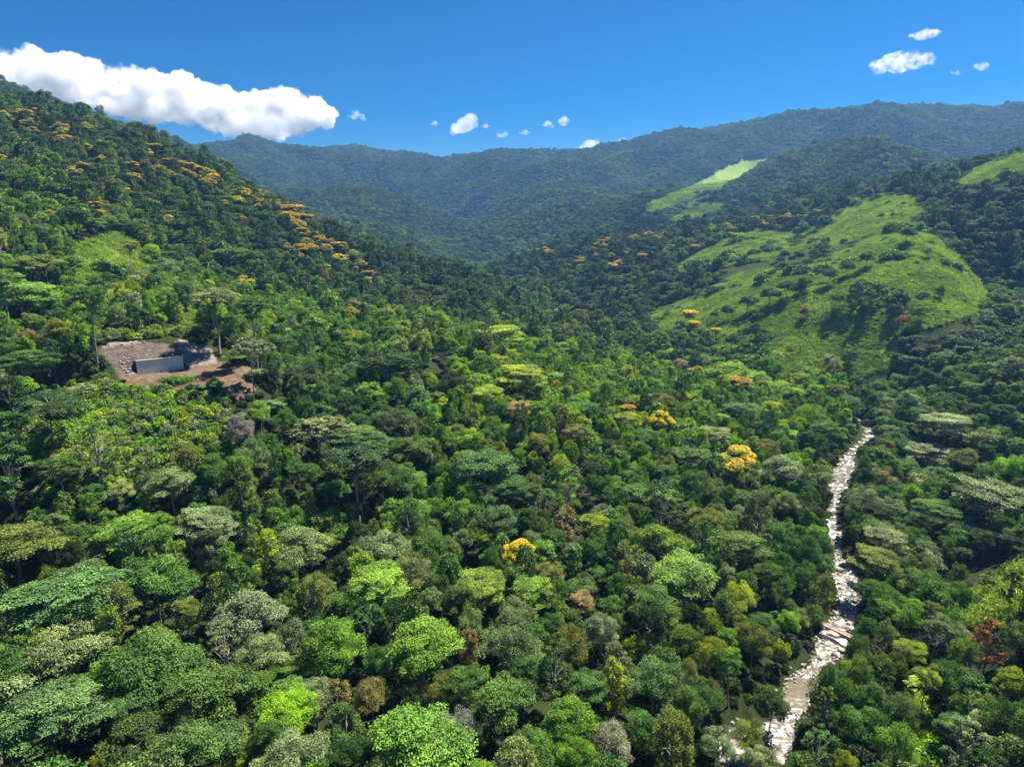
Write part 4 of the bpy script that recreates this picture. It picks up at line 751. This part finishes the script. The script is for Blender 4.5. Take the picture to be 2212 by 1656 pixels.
# ------------------------------------------------------------------ footbridge over the stream
k = int(np.argmin(np.hypot(ru-1815, rv-1385))); bc = RIV[k]; bt = tang(RIV)[k]; ang = math.atan2(-bt[0], bt[1]) + R(-12)
fb = put(bpy.data.objects.new('footbridge', None)); fb.location = (bc[0]-1.0, bc[1], bc[2]+ZC+3.6); fb.rotation_euler = (0, R(2.5), ang+R(0)); tag(fb, 'narrow wooden footbridge with pinkish beams crossing the white stream', 'bridge')
M_BEAM = simple('bridge_timber', (.5,.36,.32), .8, 1.5)
for s_ in (-1, 1): put(bpy.data.objects.new('beam', mesh('beam', *boxm((0, s_*.95, -.1), (27, .22, .5)), M_BEAM)), fb)
dk_ = put(bpy.data.objects.new('deck', mesh('deck', *cat([boxm((-13.2+i_*.34, 0, .09), (.3, 1.7, .07)) for i_ in range(78)]), simple('deck_boards', (.33,.24,.2), .85, 2.0))), fb); tag(dk_, kind='stuff')
for s_ in (-1, 1):
    put(bpy.data.objects.new('handrail', mesh('handrail', *boxm((0, s_*.98, 1.15), (27, .07, .09)), M_BEAM)), fb)
    for i_ in range(10): p_ = put(bpy.data.objects.new('post', mesh('post', *boxm((0,0,.62), (.09,.09,1.0)), M_BEAM)), fb); p_.location = (-13+i_*2.9, s_*.98, 0)

# ------------------------------------------------------------------ white car on the road
x, y, z = gpt(938, 772)
rdm = simple('road_gravel', (.16,.15,.14), .95, .8)
ln = np.linspace(-16, 16, 20); rp_ = np.stack([x+ln, y+ln*.12+.004*ln**2, z+.12+0*ln], -1); hz = H(rp_[:,0], rp_[:,1]); rz = np.maximum(z+.15, z+.15)
V = np.concatenate([rp_+np.array([0,-2.8,0]), rp_+np.array([0,2.8,0]), rp_+np.array([0,-3.4,-4]), rp_+np.array([0,3.4,-4])]); f = [(i,i+1,20+i+1,20+i) for i in range(19)]+[(40+i,40+i+1,i+1,i) for i in range(19)]+[(20+i,20+i+1,60+i+1,60+i) for i in range(19)]
tag(put(bpy.data.objects.new('road', mesh('road', V, f, rdm))), kind='structure')
car = put(bpy.data.objects.new('car', None)); car.location = (x, y, z+.16); car.rotation_euler = (0, 0, R(8)); tag(car, 'small white car on the road between the trees', 'car')
M_PAINT = simple('white_car_paint', (.8,.8,.8), .25, None, .5); M_GLASS = simple('dark_car_glass', (.02,.025,.03), .08, None, .6); M_TYRE = simple('tyre_rubber', (.02,.02,.02), .8); M_RIM = simple('wheel_rim', (.5,.5,.5), .4)
prof = [(-2.15,.35),(-2.2,.8),(-1.95,1.0),(-1.5,1.48),(.35,1.52),(1.0,1.02),(2.0,.88),(2.2,.6),(2.15,.35)]; np_ = len(prof)
V = np.array([(a_, s_*(.85 if z_ < 1.1 else .68), z_) for s_ in (-1, 1) for a_, z_ in prof]); quad = [(i, i+1, np_+i+1, np_+i) for i in range(np_-1)]+[(np_-1, 0, np_, 2*np_-1)]
tri = [t_ for q_ in quad for t_ in ((q_[0],q_[1],q_[2]),(q_[0],q_[2],q_[3]))]+[(0,i+1,i) for i in range(1,np_-1)]+[(np_,np_+i,np_+i+1) for i in range(1,np_-1)]
put(bpy.data.objects.new('body', mesh('body', V, tri, M_PAINT)), car)
for s_ in (-1, 1): put(bpy.data.objects.new('side_window', mesh('side_window', [(-1.55,s_*.83,1.08),(.75,s_*.83,1.08),(.3,s_*.71,1.44),(-1.4,s_*.71,1.44)], [(0,1,2,3)], M_GLASS)), car)
put(bpy.data.objects.new('windscreen', mesh('windscreen', [(.99,-.74,1.05),(.99,.74,1.05),(.42,.63,1.5),(.42,-.63,1.5)], [(0,1,2,3)], M_GLASS)), car)
for a_ in (-1.35, 1.4):
    for s_ in (-1, 1):
        w_ = put(bpy.data.objects.new('wheel', mesh('tyre', *tube([(0,-.1,0),(0,-.1,0.0001),(0,.1,0.0001)], [.0,.33,.33], 14), M_TYRE)), car); w_.location = (a_, s_*.8, .33); put(bpy.data.objects.new('rim', mesh('rim', *tube([(0,-.12,0),(0,-.115,0),(0,.115,0),(0,.12,0)], [.0,.2,.2,.0], 12), M_RIM)), w_)

# ------------------------------------------------------------------ power cables and poles
def span(a, b, sag, n_=40): t = np.linspace(0, 1, n_)[:,None]; c = np.array(a)*(1-t)+np.array(b)*t; c[:,2] -= sag*4*(t[:,0]*(1-t[:,0])); return c
M_CABLE = simple('cable', (.3,.3,.31), .4); M_POLE = simple('pole_wood', (.25,.2,.16), .9, 2)
PA = np.array([xfac(1250,865)*262*S, 262*S, 0]); PB = np.array([xfac(2420,1240)*150*S, 150*S, 0])
ends = []
for p_, u, v, D, lab in ((PA,1250,872,262,'weathered utility pole among the trees where the two cables start'),(PB,2420,1225,150,'weathered utility pole on the right bank that carries the two cables')):
    g_ = float(H(p_[None,0], p_[None,1])[0]); top = ratio(v)*D*S+ZC+.8; e = put(bpy.data.objects.new('utility_pole', None)); e.location = (p_[0], p_[1], g_); tag(e, lab, 'pole'); put(bpy.data.objects.new('pole', mesh('pole', *tube([(0,0,-1.5),(0,0,(top-g_)*.5),(0,0,top-g_+1)], [.2,.17,.13], 8), M_POLE)), e); put(bpy.data.objects.new('crossarm', mesh('crossarm', *boxm((0,0,top-g_), (.12,3.4,.14)), M_POLE)), e); ends.append((p_[0], p_[1], top+.1))
for dy_, lab in ((-1.5,'nearer of the two thin power cables spanning the stream valley'),(1.5,'farther of the two thin power cables spanning the stream valley')):
    tag(put(bpy.data.objects.new('power_cable', mesh('power_cable', *tube(span(np.array(ends[0])+(0,dy_,0), np.array(ends[1])+(0,dy_,0), 5), .045, 5), M_CABLE, True))), lab, 'cable')

# ------------------------------------------------------------------ far houses
M_HW = simple('house_plaster', (.7,.68,.63)); M_HR = simple('sheet_metal_roof', (.72,.73,.74), .5); M_HD = simple('dark_opening', (.05,.05,.05))
for (u, v, D0, lab) in ((897,536,850,'small white-roofed house low on the far side of the left hill'),(684,349,1500,'tiny pale house high on the far left mountain'),(640,392,1300,'tiny pale house on the lower spur of the far left mountain')):
    Dl = np.linspace(FD(D0), 3600, 1400); Xl = xfac(u, v)*Dl*S; Yl = Dl*S; zl = ratio(v)*Yl+ZC; g = zl-H(Xl, Yl)-9; b = np.where(g <= 0)[0]; i = b[0] if len(b) else int(np.argmin(g)); hx, hy, hz_ = Xl[i], Yl[i], float(H(Xl[i:i+1], Yl[i:i+1])[0])
    e = put(bpy.data.objects.new('house', None)); e.location = (hx, hy, hz_+6); e.rotation_euler = (0, 0, R(20)); tag(e, lab, 'house')
    put(bpy.data.objects.new('wall', mesh('wall', *boxm((0,0,-1), (11,7,8)), M_HW)), e); V = np.array([(-6.2,-4.3,2.9),(6.2,-4.3,2.9),(6.2,4.3,2.9),(-6.2,4.3,2.9),(-6.2,0,5),(6.2,0,5)]); put(bpy.data.objects.new('roof', mesh('roof', V, [(0,1,5),(0,5,4),(2,3,4),(2,4,5),(3,0,4),(1,2,5),(0,3,2),(0,2,1)], M_HR)), e)
    for wx_ in (-3, 2.5): o = put(bpy.data.objects.new('window', mesh('window', *boxm((wx_,-3.52,1), (1.6,.06,1.4)), M_HD)), e)

# ------------------------------------------------------------------ clouds, far beyond the ridges
tex1 = bpy.data.textures.new('cloud_lumps', 'CLOUDS'); tex1.noise_scale = 170; tex1.noise_depth = 3
tex2 = bpy.data.textures.new('cloud_wisps', 'CLOUDS'); tex2.noise_scale = 45; tex2.noise_depth = 3
def vol(name, dens, size, lo, hi):
    m = bpy.data.materials.new(name); m.use_nodes = True; nt = m.node_tree; nt.nodes.clear(); v = N(nt, 'ShaderNodeVolumePrincipled'); v.inputs['Color'].default_value = (1,1,1,1); v.inputs['Anisotropy'].default_value = .15
    c = N(nt, 'ShaderNodeTexCoord'); x = N(nt, 'ShaderNodeTexNoise'); x.inputs['Scale'].default_value = 1/size; x.inputs['Detail'].default_value = 5; x.inputs['Roughness'].default_value = .62; nt.links.new(c.outputs['Object'], x.inputs['Vector'])
    mr = N(nt, 'ShaderNodeMapRange'); mr.inputs['From Min'].default_value = lo; mr.inputs['From Max'].default_value = hi; mr.inputs['To Max'].default_value = dens; nt.links.new(x.outputs['Fac'], mr.inputs['Value']); nt.links.new(mr.outputs[0], v.inputs['Density'])
    o = N(nt, 'ShaderNodeOutputMaterial'); nt.links.new(v.outputs[0], o.inputs['Volume']); m.cycles.volume_step_rate = .12; return m
M_CLOUD = vol('cloud_dense', .016, 400, .43, .60); M_WISP = vol('cloud_thin', .02, 75, .46, .72)
CD = 8600.0
def cpos(u, v): return np.array([xfac(u, v)*CD, CD, ratio(v)*CD+ZC])
mpp = CD/F
def cloud(blobs, mat, label, seed, rough=1.0, voxel=16):
    rg = np.random.default_rng(seed); parts = []; c0 = cpos(*np.mean([b[:2] for b in blobs], axis=0))
    for (u, v, r) in blobs: p = cpos(u, v)-c0; p[1] += rg.normal()*r*mpp*.5; parts.append((IV*r*mpp*np.array([1.1,1,.85])+p, IF))
    o = put(bpy.data.objects.new('cloud', mesh('cloud', *cat(parts), mat, True))); o.location = c0; tag(o, label, 'cloud', 'clouds over the far ridges')
    rm = o.modifiers.new('union', 'REMESH'); rm.mode = 'VOXEL'; rm.voxel_size = voxel; rm.use_smooth_shade = True
    for tx, st in ((tex1, 210*rough), (tex2, 90*rough)): d = o.modifiers.new('lumps', 'DISPLACE'); d.texture = tx; d.texture_coords = 'GLOBAL'; d.strength = st; d.mid_level = .5
    return o
rg = np.random.default_rng(8); bl = []
top = lambda u: np.interp(u, [-120,0,60,130,180,230,290,330,410,450,540,600,650,690,735], [130,112,102,107,122,137,142,155,162,182,207,186,200,218,244]); bot = lambda u: np.interp(u, [-120,0,190,300,400,480,540,640,735], [200,215,246,252,266,286,282,272,252])
for k in range(190):
    u = rg.uniform(-120, 722); t0, b0 = top(u), bot(u); r_ = min(rg.uniform(14, 56), (b0-t0)*.7); v = rg.uniform(t0+r_*.95, max(t0+r_, b0-r_*.8)); bl.append((u, v, r_))
cloud(bl, M_CLOUD, 'long bank of white cumulus cloud rising behind the left hill', 1)
def small(u, v, w, h, mat, label, seed):
    rg = np.random.default_rng(seed); n_ = max(3, int(w/5)); cloud([(u+(t-.5)*w*.8+rg.normal()*1.5, v+rg.normal()*h*.15-(t-.5)*h*.4*(w > 60), max(3.2, h*.8*rg.uniform(.6,1)*(1-abs(t-.5)*1.1))) for t in np.linspace(0, 1, n_)], mat, label, seed, .22, 9)
for i_, (u, v, w, h, mt, lab) in enumerate(((1004,274,62,30,M_CLOUD,'compact puffy white cloud low over the middle of the far ridge'),(938,268,20,9,M_WISP,'tiny cloud puff just left of the compact puffy cloud'),(1050,272,18,8,M_WISP,'faint wisp just right of the compact puffy cloud'),(1087,290,20,12,M_WISP,'tiny low puff right of the compact puffy cloud'),(1133,288,26,8,M_WISP,'thin flat wisp between the low puff and the torn pair'),(1177,270,34,11,M_WISP,'flat left half of the torn pair of clouds'),(1217,262,22,20,M_WISP,'upright right half of the torn pair of clouds'),(1275,316,40,26,M_CLOUD,'white cloud tip touching the far ridge on the left of its twin'),(1345,309,54,16,M_CLOUD,'low white cloud streak resting on the rising far ridge'),(768,251,40,16,M_WISP,'small ragged cloud off the tip of the long cloud bank'),(1950,135,150,30,M_WISP,'long slanting white cloud high on the right'),(2000,74,76,18,M_WISP,'thin torn wisp above the long slanting cloud'),(2122,142,28,13,M_WISP,'small puff right of the long slanting cloud'),(2068,158,24,12,M_WISP,'small puff below the end of the long slanting cloud'))):
    small(u, v, w, h, mt, lab, 20+i_)

# ------------------------------------------------------------------ haze: the air of the valley
m = bpy.data.materials.new('valley_air'); m.use_nodes = True; nt = m.node_tree; nt.nodes.clear(); M_AIR = m
pv = N(nt, 'ShaderNodeVolumePrincipled'); pv.inputs['Color'].default_value = (.22,.5,1.0,1); pv.inputs['Density'].default_value = .000065; pv.inputs['Anisotropy'].default_value = .25
ot = N(nt, 'ShaderNodeOutputMaterial'); nt.links.new(pv.outputs[0], ot.inputs['Volume'])
zt = float(GZ.max())+60; zb = min(float(GZ.min()), ZC+RIV[:,2].min())-3
tag(put(bpy.data.objects.new('haze', mesh('haze', *boxm((0,0,(zt+zb)/2), (18400,18400,zt-zb)), M_AIR))), 'pale blue haze in the valley air', kind='stuff')
print('haze', zb, zt)

# ------------------------------------------------------------------ labels: which one is which
COLW = dict(dk='dark green', md='mid-green', br='fresh green', bl='grey-green', bg='blue-green', yl='yellow-green', lm='lime green', ol='olive green', bn='tan brown', gy='silver grey', rd='rust red', pl='pale green')
SHPW = dict(dome='broad-crowned tree', round='round-crowned tree', umbrella='flat-topped tree', feathery='feathery tree', column='narrow vine-clad tree', rosette='open-leaved tree', tall='tall long-trunked tree', slender='slender tree', sparse='sparse tree', shrub='shrub', dead='leafless tree')
ORD = ['', 'second', 'third', 'fourth', 'fifth', 'sixth', 'seventh', 'eighth', 'ninth', 'tenth', 'eleventh', 'twelfth', 'thirteenth', 'fourteenth', 'fifteenth', 'sixteenth', 'seventeenth', 'eighteenth', 'nineteenth', 'twentieth']
NUM = ['', 'one', 'two', 'three', 'four', 'five', 'six', 'seven', 'eight', 'nine', 'ten', 'eleven', 'twelve', 'thirteen', 'fourteen', 'fifteen', 'sixteen', 'seventeen', 'eighteen', 'nineteen', 'twenty']
def place(t):
    u, v, D = t['u'], t['v'], t['y']/S
    if D > 590 and u < 1060: return 'near the left hill crest' if v < 225+u*.42-20 else 'on the left hill face'
    if D > 640: return 'on the wooded back ridge'
    if D > 430 and u > 1400: return 'on the open grass hill'
    if D > 430 and u < 700: return 'low on the left hill'
    if D > 430: return 'on the valley floor'
    if u > 1840: return 'in the lower right corner' if v > 1430 else 'on right bank near footbridge' if v > 1270 else 'on right bank above footbridge' if v > 1040 else 'on the right slope'
    if v > 1430: return 'in the lower left corner' if u < 350 else 'at bottom edge left of centre' if u < 800 else 'at the bottom edge centre' if u < 1200 else 'at bottom edge right of centre' if u < 1520 else 'on left bank below footbridge'
    if v > 1230: return 'in the lower left forest' if u < 450 else 'in the lower middle-left forest' if u < 900 else 'in the lower central forest' if u < 1320 else 'on left bank near footbridge'
    if v > 1040: return 'at left edge below road cut' if u < 320 else 'on the slope below the road cut' if u < 700 else 'in the central forest' if u < 1150 else 'right of the central forest' if u < 1480 else 'on left bank above footbridge'
    if v > 880: return 'far left under the wall' if u < 230 else 'just below the road cut' if u < 640 else 'right of the road cut' if u < 960 else 'in the sunlit middle forest' if u < 1400 else 'above the left stream bank'
    if v > 720: return 'left of the concrete wall' if u < 230 else 'beside the road cut' if u < 620 else 'below the white car' if u < 960 else 'on the sunlit central slope' if u < 1330 else 'below the grass hill'
    return 'on the slope above the road cut' if u < 620 else 'above the white car' if u < 1060 else 'under the grass hill'
def settle(items, text, axis=0):
    """one label each: by size, then by order from the left"""
    if len(items) == 1: yield items[0], text; return
    if len(items) > 6 and axis == 0:
        items = sorted(items, key=lambda t: t['px']); h = len(items)//2
        yield from settle(items[h:], 'larger '+text, 1); yield from settle(items[:h], 'smaller '+text, 1); return
    if len(items) > 6 and axis == 1:
        items = sorted(items, key=lambda t: t['v']); h = len(items)//2
        yield from settle(items[:h], text+', upper row', 2); yield from settle(items[h:], text+', lower row', 2); return
    items = sorted(items, key=lambda t: t['u']); m_ = len(items)
    for i, t in enumerate(items):
        w = 'leftmost' if i == 0 else 'rightmost' if i == m_-1 else (ORD[i] if i < 20 else str(i+1)+'th')+' from left'
        yield t, f"{text}, {w} of {NUM[m_] if m_ <= 20 else m_}" if axis < 2 else f"{text}, {w}"
fam = {}
for t in SINGLE:
    if t['kind'] == 'dead': txt = ('brown ' if t['tint'] == 'bn' else 'grey ')+'leafless tree '
    elif 'blos' in t: txt = ('golden' if t['blos'] == 'oy' else 'orange')+'-flowered '+SHPW[t['kind']]+' '
    else: txt = COLW[t['tint']]+' '+SHPW[t['kind']]+' '
    fam.setdefault(txt+place(t), []).append(t)
for txt, items in fam.items():
    for t, lab in settle(items, txt):
        o = t['obj']; tag(o, lab, 'shrub' if t['kind'] == 'shrub' else 'tree', 'flowering trees of the valley' if 'blos' in t else 'bare trees of the valley' if t['kind'] == 'dead' else 'trees of the valley forest')
BOULD.sort(key=lambda b: b[1]); kb = int(np.argmin(np.hypot(ru-1815, rv-1385)))
for sel, word in (([b for b in BOULD if b[1] < kb][::-1], 'below'), ([b for b in BOULD if b[1] >= kb], 'above')):
    for i, (o, j) in enumerate(sel): tag(o, f"grey boulder in the stream, {'nearest' if i == 0 else (ORD[i] if i < 20 else str(i+1)+'th')+' nearest'} {word} the footbridge", 'boulder', 'boulders in the stream')
